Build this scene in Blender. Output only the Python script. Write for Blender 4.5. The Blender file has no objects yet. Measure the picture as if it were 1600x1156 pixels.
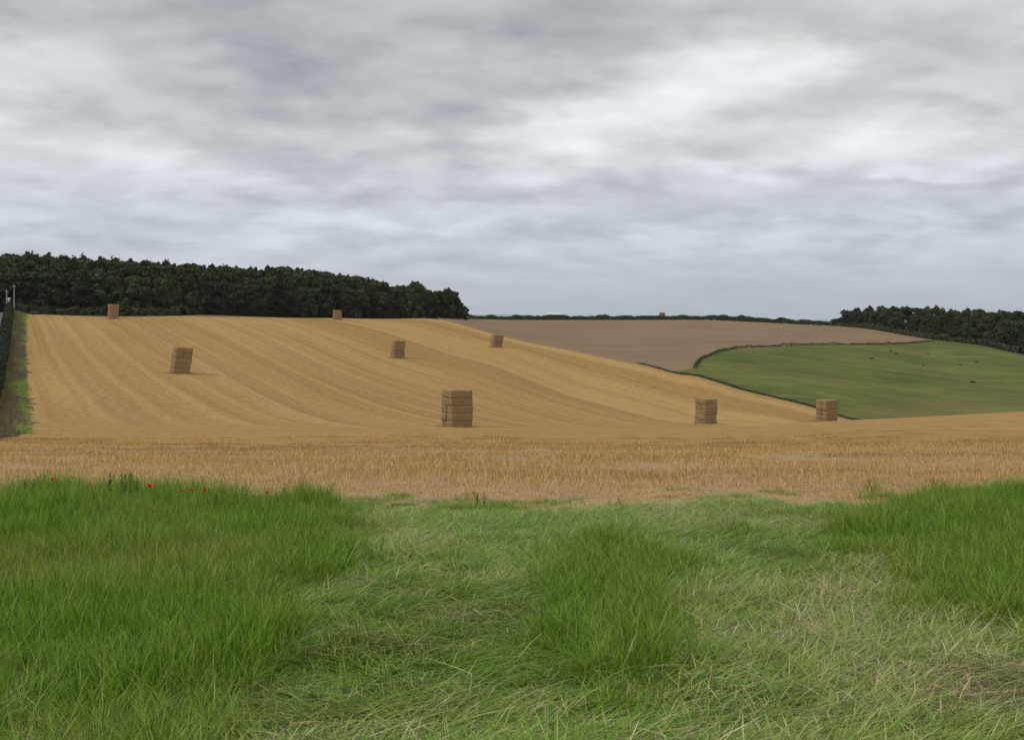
import bpy, math, random
import numpy as np
from mathutils import Vector, Matrix, Euler
random.seed(7); RNG = np.random.default_rng(7)
SC = bpy.context.scene
COL = SC.collection
# ---------------------------------------------------------------- camera
EYE = 3.0            # eye height above the scene's datum
F = 1931.0           # focal length in pixels of a 1600 px wide frame
HZ = 497.0           # level line in that frame
cd = bpy.data.cameras.new('camera'); cam = bpy.data.objects.new('camera', cd); COL.objects.link(cam)
cd.sensor_width = 36.0; cd.lens = 36.0 * F / 1600.0
cd.shift_y = -(578.0 - HZ) / 1600.0
cd.clip_start = 0.1; cd.clip_end = 60000
cam.location = (0, 0, EYE); cam.rotation_euler = (math.radians(90), 0, 0)
SC.camera = cam
SC.render.resolution_x = 1024; SC.render.resolution_y = 739
SC.view_settings.view_transform = 'Standard'; SC.view_settings.look = 'None'
SC.view_settings.gamma = 1.0; SC.view_settings.exposure = 0.0
SC.view_settings.use_curve_mapping = False
SC.cycles.volume_bounces = 1
SC.cycles.use_denoising = True
SC.cycles.max_bounces = 6; SC.cycles.diffuse_bounces = 3; SC.cycles.transmission_bounces = 3

# ---------------------------------------------------------------- node helper
class NT:
    def __init__(s, tree): s.t = tree; s.n = tree.nodes; s.l = tree.links; s.n.clear()
    def new(s, typ, **kw):
        n = s.n.new(typ)
        for k, v in kw.items(): setattr(n, k, v)
        return n
    def put(s, sock, v):
        if v is None: return
        if isinstance(v, bpy.types.NodeSocket): s.l.new(v, sock)
        elif isinstance(v, (tuple, list)) and len(v) == 3 and sock.type == 'RGBA': sock.default_value = (*v, 1)
        else: sock.default_value = v
    def math(s, op, a, b=None, c=None, clamp=False):
        n = s.new('ShaderNodeMath', operation=op, use_clamp=clamp)
        s.put(n.inputs[0], a); s.put(n.inputs[1], b); s.put(n.inputs[2], c); return n.outputs[0]
    def vm(s, op, a, b=None, sc=None):
        n = s.new('ShaderNodeVectorMath', operation=op)
        s.put(n.inputs[0], a); s.put(n.inputs[1], b)
        if sc is not None: s.put(n.inputs['Scale'], sc)
        return n.outputs['Value' if op in ('DOT_PRODUCT', 'LENGTH', 'DISTANCE') else 'Vector']
    def mix(s, f, a, b, blend='MIX'):
        n = s.new('ShaderNodeMix', data_type='RGBA', blend_type=blend)
        s.put(n.inputs[0], f); s.put(n.inputs[6], a); s.put(n.inputs[7], b); return n.outputs[2]
    def rng(s, v, a, b, c=0.0, d=1.0, smooth=False):
        n = s.new('ShaderNodeMapRange', interpolation_type='SMOOTHSTEP' if smooth else 'LINEAR')
        s.put(n.inputs[0], v)
        for i, x in enumerate((a, b, c, d)): s.put(n.inputs[i + 1], x)
        return n.outputs[0]
    def noise(s, vec, scale, detail=4.0, rough=0.55, dist=0.0, out=0):
        n = s.new('ShaderNodeTexNoise'); s.put(n.inputs['Vector'], vec)
        n.inputs['Scale'].default_value = scale; n.inputs['Detail'].default_value = detail
        n.inputs['Roughness'].default_value = rough; n.inputs['Distortion'].default_value = dist
        return n.outputs[out]
    def comb(s, x, y, z):
        n = s.new('ShaderNodeCombineXYZ'); s.put(n.inputs[0], x); s.put(n.inputs[1], y); s.put(n.inputs[2], z); return n.outputs[0]
    def sep(s, v):
        n = s.new('ShaderNodeSeparateXYZ'); s.put(n.inputs[0], v); return n.outputs
    def attr(s, name, typ='GEOMETRY', out='Fac'):
        n = s.new('ShaderNodeAttribute', attribute_name=name, attribute_type=typ); return n.outputs[out]

def material(name, rough=0.85, spec=0.15):
    m = bpy.data.materials.new(name); m.use_nodes = True
    t = NT(m.node_tree)
    p = t.new('ShaderNodeBsdfPrincipled'); o = t.new('ShaderNodeOutputMaterial')
    t.l.new(p.outputs[0], o.inputs[0])
    p.inputs['Roughness'].default_value = rough
    p.inputs['Specular IOR Level'].default_value = spec
    return m, t, p

# ---------------------------------------------------------------- sky and sun
SUN_EL, SUN_AZ = math.radians(46), math.radians(-104)     # azimuth from +Y, negative = to the left
w = bpy.data.worlds.new('World'); SC.world = w; w.use_nodes = True
t = NT(w.node_tree)
bg = t.new('ShaderNodeBackground'); wo = t.new('ShaderNodeOutputWorld'); t.l.new(bg.outputs[0], wo.inputs[0])
nish = t.new('ShaderNodeTexSky', sky_type='NISHITA'); nish.sun_disc = False
nish.sun_elevation = SUN_EL; nish.sun_rotation = SUN_AZ
D = t.new('ShaderNodeTexCoord').outputs['Generated']
D = t.vm('NORMALIZE', D)
dx, dy, dz = t.sep(D)
dzp = t.math('MAXIMUM', dz, 0.0)
inv = t.math('DIVIDE', 1.0, t.math('ADD', dzp, 0.19))
P = t.vm('MULTIPLY', D, t.comb(inv, inv, inv))            # cloud deck seen in perspective
warp = t.vm('SUBTRACT', t.noise(t.vm('MULTIPLY', P, (3.9, 3.9, 0)), 1.0, 7, 0.55, 0, 1), (0.5, 0.5, 0.5))
Dw = t.vm('ADD', D, t.vm('MULTIPLY', warp, (0.16, 0.10, 0.050)))
# cloud masses: direction (frame pixel), radii in pixels, brightness change
MASS = [(420, 40, 560, 120, -.135), (640, 165, 250, 46, -.12), (350, 130, 150, 60, -.05), (930, 20, 420, 52, -.10),
        (1480, 90, 220, 80, -.10), (1600, 190, 60, 40, -.12), (100, 178, 160, 26, -.07), (30, 30, 200, 40, -.03),
        (20, 95, 130, 40, .12), (60, 230, 220, 45, .15), (230, 290, 170, 35, .10), (40, 330, 120, 14, -.06),
        (1150, 105, 150, 46, .27), (1250, 110, 80, 36, .10), (970, 178, 130, 40, .25), (850, 232, 110, 38, .16), (1480, 187, 170, 24, .20),
        (1340, 235, 130, 26, .17), (1450, 262, 90, 16, .16), (1180, 200, 320, 70, .07), (1180, 262, 110, 16, .10),
        (1010, 250, 160, 20, -.07), (950, 290, 200, 16, -.07), (1400, 300, 220, 18, -.09), (600, 262, 260, 22, -.07),
        (420, 320, 170, 12, -.06), (720, 318, 160, 18, -.05), (1230, 325, 160, 14, -.07), (1250, 357, 170, 10, .06), (980, 352, 200, 20, -.05),
        (480, 362, 260, 22, .05), (330, 60, 420, 110, -.07), (700, 120, 260, 90, -.06), (1050, 20, 300, 40, -.06), (1450, 352, 120, 8, .04), (820, 275, 120, 10, .06)]
L = t.math('ADD', 0.63, 0.0)
for (px, py, rx, ry, a) in MASS:
    c = Vector(((px - 800) / F, 1, (HZ - py) / F)).normalized()
    k = (F / rx / 1.15, F / max(rx, 300), F / ry / 1.15)
    d = t.vm('LENGTH', t.vm('MULTIPLY', t.vm('SUBTRACT', Dw, tuple(c)), k))
    L = t.math('ADD', L, t.math('MULTIPLY', t.rng(d, 0.25, 1.4, 1, 0, True), a * (0.50 if a < 0 else 0.80)))
n0 = t.noise(t.vm('MULTIPLY', P, (1.4, 1.4, 0.0)), 1.0, 3, 0.5)
n1 = t.rng(t.noise(t.vm('ADD', t.vm('MULTIPLY', P, (3.2, 3.2, 0.0)), (3.1, 7.7, 0)), 1.0, 5, 0.5), 0.36, 0.62, 0, 1, True)
n2 = t.noise(t.vm('MULTIPLY', P, (11.0, 11.0, 0)), 1.0, 6, 0.55)
fade = t.rng(dz, 0.0, 0.07, 0.25, 1.0)
L = t.math('ADD', L, t.math('MULTIPLY', t.math('SUBTRACT', n0, 0.5), 0.22))
L = t.math('ADD', L, t.math('MULTIPLY', t.math('MULTIPLY', t.math('SUBTRACT', n1, 0.5), 0.115), fade))
L = t.math('ADD', L, t.math('MULTIPLY', t.math('SUBTRACT', n2, 0.5), 0.10))
L = t.math('MAXIMUM', L, 0.3)
def deck(up):
    Du = t.vm('ADD', D, (0, 0, up)); zu = t.math('DIVIDE', 1.0, t.math('ADD', t.math('MAXIMUM', t.sep(Du)[2], 0.0), 0.19))
    return t.noise(t.vm('MULTIPLY', t.vm('MULTIPLY', Du, t.comb(zu, zu, 0.0)), (4.2, 4.2, 0)), 1.0, 6, 0.54)
L = t.math('ADD', L, t.math('MULTIPLY', t.math('MULTIPLY', t.math('SUBTRACT', deck(0.0), deck(0.012)), 0.30), fade))
hz = t.rng(dz, -0.01, 0.075, 1, 0, True)
L = t.math('ADD', t.math('MULTIPLY', L, t.math('SUBTRACT', 1.0, t.math('MULTIPLY', hz, 0.75))), t.math('MULTIPLY', hz, 0.335))
tint = t.mix(t.rng(L, 0.36, 0.68), (0.945, 0.965, 1.04), (0.995, 0.997, 0.995))
tint = t.mix(t.rng(dz, 0.02, 0.24, 0.75, 0.1, True), tint, (0.885, 0.985, 1.09))
zen = t.rng(dz, 0.28, 0.9, 1.0, 1.5, True)
cl = t.vm('MULTIPLY', tint, t.comb(*[t.math('MULTIPLY', t.math('MULTIPLY', L, zen), 10.0)] * 3))
t.put(bg.inputs[0], t.mix(0.965, nish.outputs[0], cl)); bg.inputs[1].default_value = 0.1

sl = bpy.data.lights.new('sun', 'SUN'); sl.energy = 1.5; sl.angle = math.radians(14); sl.color = (1.0, 0.96, 0.9)
so = bpy.data.objects.new('sun', sl); COL.objects.link(so)
sd_ = Vector((math.sin(SUN_AZ) * math.cos(SUN_EL), math.cos(SUN_AZ) * math.cos(SUN_EL), math.sin(SUN_EL)))
so.rotation_euler = sd_.to_track_quat('Z', 'Y').to_euler(); so.location = sd_ * 50

# ---------------------------------------------------------------- object helpers
def tag(o, label=None, cat=None, group=None, kind=None):
    if label: o['label'] = label
    if cat: o['category'] = cat
    if group: o['group'] = group
    if kind: o['kind'] = kind
    return o
def mesh_np(name, v, faces_flat, loop_tot, mats=(), smooth=False, attrs=None):
    v = np.asarray(v, dtype=np.float32).reshape(-1, 3); faces_flat = np.asarray(faces_flat, dtype=np.int32); loop_tot = np.asarray(loop_tot, dtype=np.int32)
    m = bpy.data.meshes.new(name)
    m.vertices.add(len(v)); m.vertices.foreach_set('co', v.ravel())
    m.loops.add(len(faces_flat)); m.loops.foreach_set('vertex_index', faces_flat)
    m.polygons.add(len(loop_tot))
    st = np.concatenate(([0], np.cumsum(loop_tot)[:-1])).astype(np.int32)
    m.polygons.foreach_set('loop_start', st)
    if smooth: m.polygons.foreach_set('use_smooth', np.ones(len(loop_tot), dtype=bool))
    for k, a in (attrs or {}).items():
        at = m.attributes.new(k, 'FLOAT', 'POINT'); at.data.foreach_set('value', np.asarray(a, dtype=np.float32))
    m.update(calc_edges=True); m.validate()
    for x in mats: m.materials.append(x)
    return m
def link(name, mesh, parent=None, loc=None):
    o = bpy.data.objects.new(name, mesh); COL.objects.link(o)
    if parent: o.parent = parent
    if loc is not None: o.location = loc
    return o
def grid_noise(x, y, seed=0, octaves=3):
    """Smooth value noise in 0..1 at plane points."""
    x = np.asarray(x, float); y = np.asarray(y, float); tot = 0; amp = 1; s = 0
    for o in range(octaves):
        X = x * 2 ** o + 17.3 * o; Y = y * 2 ** o - 9.1 * o
        xi = np.floor(X).astype(np.int64); yi = np.floor(Y).astype(np.int64); fx = X - xi; fy = Y - yi
        fx = fx * fx * (3 - 2 * fx); fy = fy * fy * (3 - 2 * fy)
        def h(a, b):
            n = (a * 374761393 + b * 668265263 + (seed + o) * 1274126177) & 0xffffffff
            n = ((n ^ (n >> 13)) * 1274126177) & 0xffffffff
            return ((n ^ (n >> 16)) & 0xffff) / 65535.0
        v = (h(xi, yi) * (1 - fx) + h(xi + 1, yi) * fx) * (1 - fy) + (h(xi, yi + 1) * (1 - fx) + h(xi + 1, yi + 1) * fx) * fy
        tot = tot + v * amp; s += amp; amp *= 0.5
    return tot / s

# ---------------------------------------------------------------- the lie of the land
# survey points: bearing and fall below the eye read off the view (px, py), with forward distance in metres
near = [(8.5, 1156), (10.2, 1066), (13.5, 950), (18.2, 852), (22, 802), (28, 752), (37, 722), (48, 702), (62, 687)]
CP = []
for px in (-700, -300, 50, 400, 800, 1200, 1600, 2000, 2400):
    for d, py in near:
        if d >= 37 and px > 1200: py = py - (px - 1200) * 0.012 * min(1.5, (d - 28) / 20)
        CP.append((px, py, d))
CP += [  # left columns
 (-300, 660, 120), (-300, 585, 205), (-300, 510, 330), (-300, 488, 400), (-300, 484, 500), (-300, 486, 700),
 (0, 674, 85), (0, 655, 120), (0, 585, 205), (0, 540, 270), (0, 507, 330), (0, 489, 385), (0, 488, 450), (0, 490, 600), (0, 494, 720),
 (177, 498, 378), (177, 493, 398), (177, 674, 85), (177, 655, 122),
 (285, 671, 88), (285, 658, 125), (285, 622, 160), (285, 583, 207), (285, 541, 270), (285, 512, 340), (285, 493, 400), (285, 491, 450), (285, 493, 600),
 (527, 669, 92), (527, 662, 135), (527, 645, 165), (527, 612, 205), (527, 560, 290), (527, 530, 350), (527, 511, 400), (527, 500, 450), (527, 496, 490), (527, 496, 600),
 (621, 559, 310), (621, 500, 462), (609, 498, 490), (621, 498, 600),
 (714, 669.5, 92), (714, 667, 145), (714, 645, 180), (714, 615, 225), (714, 583, 275), (714, 545, 345), (775, 542, 350), (700, 502, 452), (750, 516, 421), (690, 499.5, 462), (735, 500, 520), (735, 499.5, 700),
 (812, 532, 389), (900, 671, 92), (900, 668.5, 150), (900, 660, 190), (900, 638, 225), (900, 600, 285), (900, 550, 349), (942, 558, 335),
 (1009, 572, 312), (1066, 586, 296), (1150, 607, 274), (1274, 638, 247), (1330, 656, 237),
 (1103, 670, 90), (1103, 669, 150), (1103, 663, 200), (1103, 657, 229),
 (1292, 659, 88), (1292, 670, 150), (1292, 668, 190), (1292, 664, 225),
 (1450, 651.5, 88), (1450, 673, 150), (1450, 672, 210), (1450, 656, 255), (1450, 600, 320), (1450, 560, 400), (1462, 533.5, 470),
 (1600, 644, 88), (1600, 668, 150), (1600, 668, 210), (1600, 642, 268), (1600, 600, 330), (1600, 556, 430), (1600, 552, 520), (1600, 530, 650),
 (1080, 575, 302), (1094, 561, 330), (1122, 551, 355), (1150, 544.5, 375), (1262, 540, 400), (1375, 538.6, 430), (1530, 541, 452), (1462, 529, 520), (1462, 520, 620),
 (900, 520, 480), (900, 503, 600), (900, 500, 700), (1100, 525, 460), (1100, 505, 600), (1100, 500, 700), (1293, 509, 660), (1293, 520, 500), (1347, 513, 610), (1403, 522, 560),
 (2000, 640, 90), (2000, 660, 200), (2000, 620, 300), (2000, 570, 430), (2000, 550, 600),
 (800, 503, 800), (300, 500, 850), (1300, 512, 800), (1600, 530, 800), (0, 500, 850), (2000, 545, 800),
]
for px in (-300, 300, 900, 1500, 2000):
    CP += [(px, 522, 1300), (px, 531, 2000)]
CP = np.array(CP, float)
cs = (CP[:, 0] - 800) / F; cY = CP[:, 2]; cT = (CP[:, 1] - HZ) / F
KA = 4.0
def enc(theta, r): return np.stack([theta * KA, np.log(r)], -1)
cP = enc(np.arctan(cs), cY / np.cos(np.arctan(cs)))
def tps_k(A, B):
    r2 = ((A[:, None, :] - B[None, :, :]) ** 2).sum(-1); return 0.5 * r2 * np.log(r2 + 1e-12)
n = len(cP); K = tps_k(cP, cP) + np.eye(n) * 2e-4; Q = np.concatenate([np.ones((n, 1)), cP], 1)
A_ = np.block([[K, Q], [Q.T, np.zeros((3, 3))]])
# work with log of the fall so that the near slope stays well behaved
TOFF = 0.02
W_ = np.linalg.solve(A_, np.concatenate([np.log(cT + TOFF), np.zeros(3)]))
def height(x, y, bumps=True):
    x = np.atleast_1d(np.asarray(x, float)); y = np.atleast_1d(np.asarray(y, float))
    sh = x.shape; x = x.ravel(); y = y.ravel()
    r = np.hypot(x, y); th = np.clip(np.arctan2(x, y), -0.66, 0.66)
    rc = np.clip(r, 8.6, 2200); out = np.empty_like(x)
    E = enc(th, rc)
    for i in range(0, len(x), 40000):
        e = E[i:i + 40000]
        out[i:i + 40000] = np.exp(tps_k(e, cP) @ W_[:n] + W_[n] + e @ W_[n + 1:]) - TOFF
    z = -out * rc * np.cos(th)
    k = np.clip(r / 8.6, 0, 1); z = np.where(r < 8.6, -1.7 * (1 - k) + z * k, z)
    z = np.maximum(z, -60)
    if bumps:
        f = np.clip((70 - r) / 40, 0, 1)
        z = z + f * ((grid_noise(x * .8, y * .8, 3) - .5) * 0.10 + (grid_noise(x * 3.1, y * 3.1, 9, 2) - .5) * 0.045)
    return (z + EYE).reshape(sh)
def H(x, y): return float(height(x, y)[0])
def at(px, d):            # plan position of a bearing at a forward distance
    return ((px - 800) / F * d, d)
def dist_at(px, py, lo=7.0, hi=900.0):
    """forward distance where the line of sight meets the land"""
    Y = np.exp(np.linspace(math.log(lo), math.log(hi), 900)); s = (px - 800) / F
    g = height(s * Y, Y, False) - EYE + (py - HZ) / F * Y
    i = np.argmax(g >= 0)
    return float(Y[i]) if g[i] >= 0 else hi

# ---------------------------------------------------------------- land parcels (plan geometry)
UX, UY = 0.925, 0.38
def seg_sd(x, y, poly):
    """signed distance to polygon, positive inside"""
    p = np.array(poly, float); q = np.roll(p, -1, 0); d = np.full(x.shape, 1e9); ins = np.zeros(x.shape, bool)
    for (ax, ay), (bx, by) in zip(p, q):
        ex, ey = bx - ax, by - ay; tt = np.clip(((x - ax) * ex + (y - ay) * ey) / (ex * ex + ey * ey + 1e-9), 0, 1)
        d = np.minimum(d, np.hypot(x - ax - tt * ex, y - ay - tt * ey))
        c = ((ay > y) != (by > y)) & (x < (bx - ax) * (y - ay) / (by - ay + 1e-12) + ax)
        ins ^= c
    return np.where(ins, d, -d)
PAST_EDGE = [(1085, 575, 300), (1096, 561, 330), (1122, 551, 355), (1150, 544.5, 375), (1205, 542, 388), (1262, 540, 400), (1375, 538.6, 430), (1462, 533.5, 470)]
PASTURE = [at(1000, 317), at(1040, 306)] + [at(a, c) for a, b, c in PAST_EDGE] + [at(1530, 458), at(1600, 436), at(1750, 430), at(2200, 430), at(2600, 400), at(2600, 90), at(1330, 231)]
def verge_line(x): return 22.6 + 2.0 * (grid_noise(x * .25, x * 0 + 3.3, 5) - .5) * 2 + np.clip((np.asarray(x) - 4) * .25, 0, 1.6) - 1.5 * np.exp(-((np.asarray(x) - .4) / 3.0) ** 4)
def sdfs(x, y):
    u = UX * x + UY * y; v = x + 0.3956 * y + 3.4 * np.clip((80 - y) / 34, 0, 1)
    Ys = np.maximum(y, 1e-3); px = np.clip(x / Ys * F + 800, -3000, 4000)
    top = np.interp(px, [-400, 62, 285, 296, 400, 520, 609, 690, 800], [386, 387, 395, 436, 452, 474, 488, 480, 480])
    sv = verge_line(x) - y
    sw = np.minimum.reduce([150 - u, v, -sv, top - y])
    sp = np.minimum(seg_sd(x, y, PASTURE), u - 150)
    yr = np.interp(px, [640, 690, 735, 1293, 1300, 1347, 1403, 1462, 1475, 1480], [0, 690, 705, 695, 655, 610, 560, 482, 440, 0])
    sb = np.where(px < 690, (px - 690) / 30, yr - y); sb = np.where(y > 0, sb, -50)
    rc = v + 8.9
    sr = np.where(y > 0, 3.4 - np.abs(rc), -50)
    return dict(sd_wheat=sw, sd_pasture=sp, sd_brown=sb, sd_verge=np.where(y < 60, sv, -50), sd_road=np.minimum(sr, 720 - y))

thI = np.radians(np.arange(-29.5, 29.51, 0.13))
thO = np.radians(np.concatenate([np.arange(29.51 + 1.0, 90, 2.0), np.arange(90, 270, 6.0), np.arange(270, 330, 2.0)]))
TH = np.concatenate([thI, thO]); NTH = len(TH)
RR = np.concatenate([np.exp(np.linspace(math.log(0.6), math.log(7.0), 20))[:-1], np.exp(np.linspace(math.log(7.0), math.log(5000), 430))])
R2, T2 = np.meshgrid(RR, TH, indexing='ij')
GX = (R2 * np.sin(T2)).ravel(); GY = (R2 * np.cos(T2)).ravel(); GZ = height(GX, GY)
S = sdfs(GX, GY)
NR = len(RR)
i0 = (np.arange(NR - 1)[:, None] * NTH + np.arange(NTH)[None, :]); i1 = (np.arange(NR - 1)[:, None] * NTH + (np.arange(NTH)[None, :] + 1) % NTH)
quads = np.stack([i0, i0 + NTH, i1 + NTH, i1], -1).reshape(-1, 4)[:, ::-1]
cen = lambda a: a[quads].mean(1)
fz = {k: cen(v) for k, v in S.items()}; fy = cen(GY); fx = cen(GX)
zone = np.zeros(len(quads), int)
zone[fz['sd_brown'] > 0] = 1; zone[fz['sd_pasture'] > 0] = 2; zone[fz['sd_wheat'] > 0] = 3; zone[fz['sd_verge'] > 0] = 4; zone[fz['sd_road'] > 0] = 5

# land material: one shader, parcels told apart by their surveyed boundaries
def land_material():
    m, t, p = material('land', 0.95, 0.05)
    pos = t.new('ShaderNodeNewGeometry').outputs['Position']
    x, y, z = t.sep(pos)
    u = t.math('ADD', t.math('MULTIPLY', x, UX), t.math('MULTIPLY', y, UY))
    q = t.math('SUBTRACT', t.math('MULTIPLY', y, UX), t.math('MULTIPLY', x, UY))
    # --- rough grass (default)
    g = t.mix(t.noise(pos, 0.15, 5), (0.035, 0.05, 0.016), (0.085, 0.09, 0.035))
    vv = t.math('ADD', x, t.math('MULTIPLY', y, 0.3956))
    g = t.mix(t.math('MULTIPLY', t.rng(vv, -5, -2.5), t.rng(vv, 6, 4)), g, t.mix(t.noise(pos, 1.1, 4), (0.10, 0.075, 0.04), (0.22, 0.15, 0.085)))
    # --- bare brown field, faint drilling lines
    nb = t.noise(t.comb(t.math('MULTIPLY', u, 0.03), t.math('MULTIPLY', q, 0.03), 0), 1.0, 6, 0.6)
    nb2 = t.noise(t.comb(t.math('MULTIPLY', t.math('ADD', x, t.math('MULTIPLY', y, 0.12)), 0.02), t.math('MULTIPLY', t.math('SUBTRACT', y, t.math('MULTIPLY', x, 0.1)), 0.35), 0), 1.0, 4, 0.65)
    b = t.mix(t.rng(nb, .3, .7), (0.150, 0.097, 0.052), (0.225, 0.150, 0.084))
    b = t.mix(t.rng(nb2, .3, .75, 0, .75), b, (0.28, 0.205, 0.13))
    b = t.mix(t.rng(t.noise(t.comb(t.math('MULTIPLY', x, .12), t.math('MULTIPLY', y, .9), 0), 1.0, 6, .75), .3, .7, .28, 0), b, (0.10, 0.07, 0.04))
    b = t.mix(t.rng(t.noise(pos, 0.05, 3), .5, .8, 0, .4), b, (0.13, 0.10, 0.06))
    # --- pasture
    np1 = t.noise(t.vm('MULTIPLY', pos, (1, 1, 0)), 0.03, 6, 0.6, 0.4)
    np2 = t.noise(t.comb(t.math('MULTIPLY', x, .045), t.math('MULTIPLY', y, .12), 0), 1.0, 7, 0.7)
    pa = t.mix(t.rng(np1, .35, .68), (0.055, 0.086, 0.016), (0.140, 0.146, 0.036))
    pa = t.mix(t.rng(np2, .46, .70, 0, .85), pa, (0.17, 0.145, 0.06))
    pa = t.mix(t.rng(t.noise(t.vm('MULTIPLY', pos, (.11, .2, 0)), 1.0, 8, .8), .47, .66, 0, .6), pa, (0.05, 0.07, 0.02))
    # drier toward the valley foot, ringed by an old curved track
    pa = t.mix(t.rng(z, -14.5, -19.0 + 1.0, 0, .45), pa, (0.165, 0.13, 0.055))
    pa = t.mix(t.rng(t.noise(pos, 0.35, 3, .6), .66, .72, 0, .65), pa, (0.032, 0.05, 0.02))
    cx, cy = at(1290, 352)
    ring = t.vm('LENGTH', t.vm('MULTIPLY', t.vm('SUBTRACT', pos, (cx, cy, 0)), (1.0, 1.5, 0)))
    ring = t.math('ADD', ring, t.math('MULTIPLY', t.noise(pos, 0.08, 2), 4.0))
    rf = t.rng(t.math('ABSOLUTE', t.math('SUBTRACT', ring, 36.0)), 0.3, 1.2, 0.5, 0)
    pa = t.mix(rf, pa, (0.045, 0.06, 0.022))
    # --- stubble
    head = t.rng(t.math('ADD', y, t.math('MULTIPLY', x, 0.12)), 96, 124, 0, 1, True)       # the headland was cut crosswise
    def line_noise(c, sc, along, detail=2.0):
        return t.noise(t.comb(t.math('MULTIPLY', c, sc), t.math('MULTIPLY', along, 0.004), 0), 1.0, detail, 0.55)
    uu = t.math('ADD', u, t.math('MULTIPLY', t.math('SUBTRACT', t.noise(pos, 0.010, 1), .5), 1.6))
    sA = line_noise(uu, 0.16, q, 3)
    sB = line_noise(uu, 0.55, q, 2)
    sC = line_noise(uu, 2.2, q, 1)
    hA = line_noise(y, 0.45, x, 3)
    sw = t.mix(head, hA, sA)
    swv = t.math('ADD', t.math('MULTIPLY', t.math('SUBTRACT', sw, .5), 1.1), t.math('MULTIPLY', t.math('SUBTRACT', t.mix(head, line_noise(y, 1.4, x), sB), .5), 0.75))
    swv = t.math('ADD', swv, t.math('MULTIPLY', t.math('SUBTRACT', t.mix(head, line_noise(y, 4.0, x), sC), .5), 0.4))
    pt = t.noise(t.comb(t.math('MULTIPLY', u, 0.02), t.math('MULTIPLY', q, 0.008), 0), 1.0, 4, 0.6)
    swv = t.math('ADD', swv, t.math('MULTIPLY', t.math('SUBTRACT', pt, .5), 0.7))
    # a paler strip between u=110 and 133, the orange one beyond it, and the pale edge run along the border
    strip = t.math('MULTIPLY', t.rng(u, 109.5, 110.5), t.rng(u, 136, 131))
    swv = t.math('ADD', swv, t.math('MULTIPLY', strip, 0.20))
    swv = t.math('SUBTRACT', swv, t.math('MULTIPLY', t.math('MULTIPLY', t.rng(u, 134, 137), t.rng(u, 144.5, 142.5)), 0.14))
    swv = t.math('SUBTRACT', swv, t.math('MULTIPLY', t.math('MULTIPLY', t.rng(u, 90, 104, 0, 1, True), t.rng(u, 109.5, 108.5)), 0.22))
    swv = t.math('ADD', swv, t.math('MULTIPLY', t.math('MULTIPLY', t.rng(u, 143, 144.5), t.rng(u, 148.5, 147)), 0.20))
    st = t.mix(t.rng(swv, -0.36, 0.36), (0.235, 0.122, 0.032), (0.405, 0.255, 0.090))
    # tramlines: pairs of wheelings every 24 m, straw rows between them
    um = t.math('MODULO', t.math('ADD', uu, 2400.0), 24.0)
    tr = t.math('MINIMUM', t.math('ABSOLUTE', t.math('SUBTRACT', um, 11.1)), t.math('ABSOLUTE', t.math('SUBTRACT', um, 12.9)))
    trf = t.math('MULTIPLY', t.rng(tr, 0.12, 0.5, 1, 0), t.math('MULTIPLY', head, t.rng(t.noise(t.comb(t.math('MULTIPLY', u, .1), t.math('MULTIPLY', q, .02), 4), 1.0, 2), .38, .6, .15, .8)))
    st = t.mix(trf, st, (0.24, 0.16, 0.08))
    um2 = t.math('MODULO', t.math('ADD', uu, 2403.0), 6.1)
    row = t.rng(t.math('ABSOLUTE', t.math('SUBTRACT', um2, 3.0)), 0.25, 0.9, 0.24, 0)
    row = t.math('MULTIPLY', row, t.math('MULTIPLY', head, t.rng(u, 150, 20, 0.3, 1.0)))
    st = t.mix(row, st, (0.46, 0.325, 0.15))
    um3 = t.math('MODULO', t.math('ADD', uu, 2401.0), 6.1)
    row3 = t.math('MULTIPLY', t.rng(t.math('ABSOLUTE', t.math('SUBTRACT', um3, 2.6)), 0.2, 0.9, 0.28, 0), t.math('MULTIPLY', head, t.rng(u, 150, 20, 0.3, 1.0)))
    st = t.mix(row3, st, (0.24, 0.145, 0.055))
    fine = t.noise(t.comb(t.math('MULTIPLY', u, 1.3), t.math('MULTIPLY', q, 0.35), 0), 1.0, 6, 0.7)
    st = t.mix(t.rng(fine, .32, .7), t.mix(.40, st, (0.15, 0.085, 0.03)), t.mix(.25, st, (0.55, 0.40, 0.20)))
    # close to the verge: soil between stalks
    soil = t.mix(t.rng(t.noise(pos, 6.0, 6, .7), .3, .7), (0.20, 0.125, 0.058), (0.46, 0.32, 0.175))
    soil = t.mix(t.rng(t.noise(pos, .55, 3), .5, .68, 0, .55), soil, (0.30, 0.24, 0.19))
    st = t.mix(t.rng(t.math('ADD', y, t.math('MULTIPLY', t.noise(pos, .12, 3), 16.0)), 50, 66, 0.8, 0, True), st, soil)
    # --- verge soil under the grass
    vg = t.mix(t.rng(t.noise(pos, 3.0, 5), .35, .7), (0.06, 0.08, 0.02), (0.13, 0.14, 0.045))
    vg = t.mix(t.rng(t.noise(pos, 14.0, 4), .5, .75), vg, (0.20, 0.16, 0.085))
    rd = t.mix(t.noise(pos, 1.5, 5), (0.10, 0.10, 0.105), (0.15, 0.15, 0.155))
    wob = t.math('MULTIPLY', t.math('SUBTRACT', t.noise(pos, 1.2, 3), .5), 1.0)
    col = g
    for nm, c, wd in (('sd_brown', b, 1.0), ('sd_pasture', pa, .6), ('sd_wheat', st, .8), ('sd_verge', vg, .6), ('sd_road', rd, .12)):
        s = t.attr(nm)
        s = t.math('ADD', s, t.math('MULTIPLY', wob, wd))
        col = t.mix(t.rng(s, -0.15, 0.25), col, c)
    t.put(p.inputs['Base Color'], col)
    bp = t.new('ShaderNodeBump'); bp.inputs['Strength'].default_value = 0.45; bp.inputs['Distance'].default_value = 0.12
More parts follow.
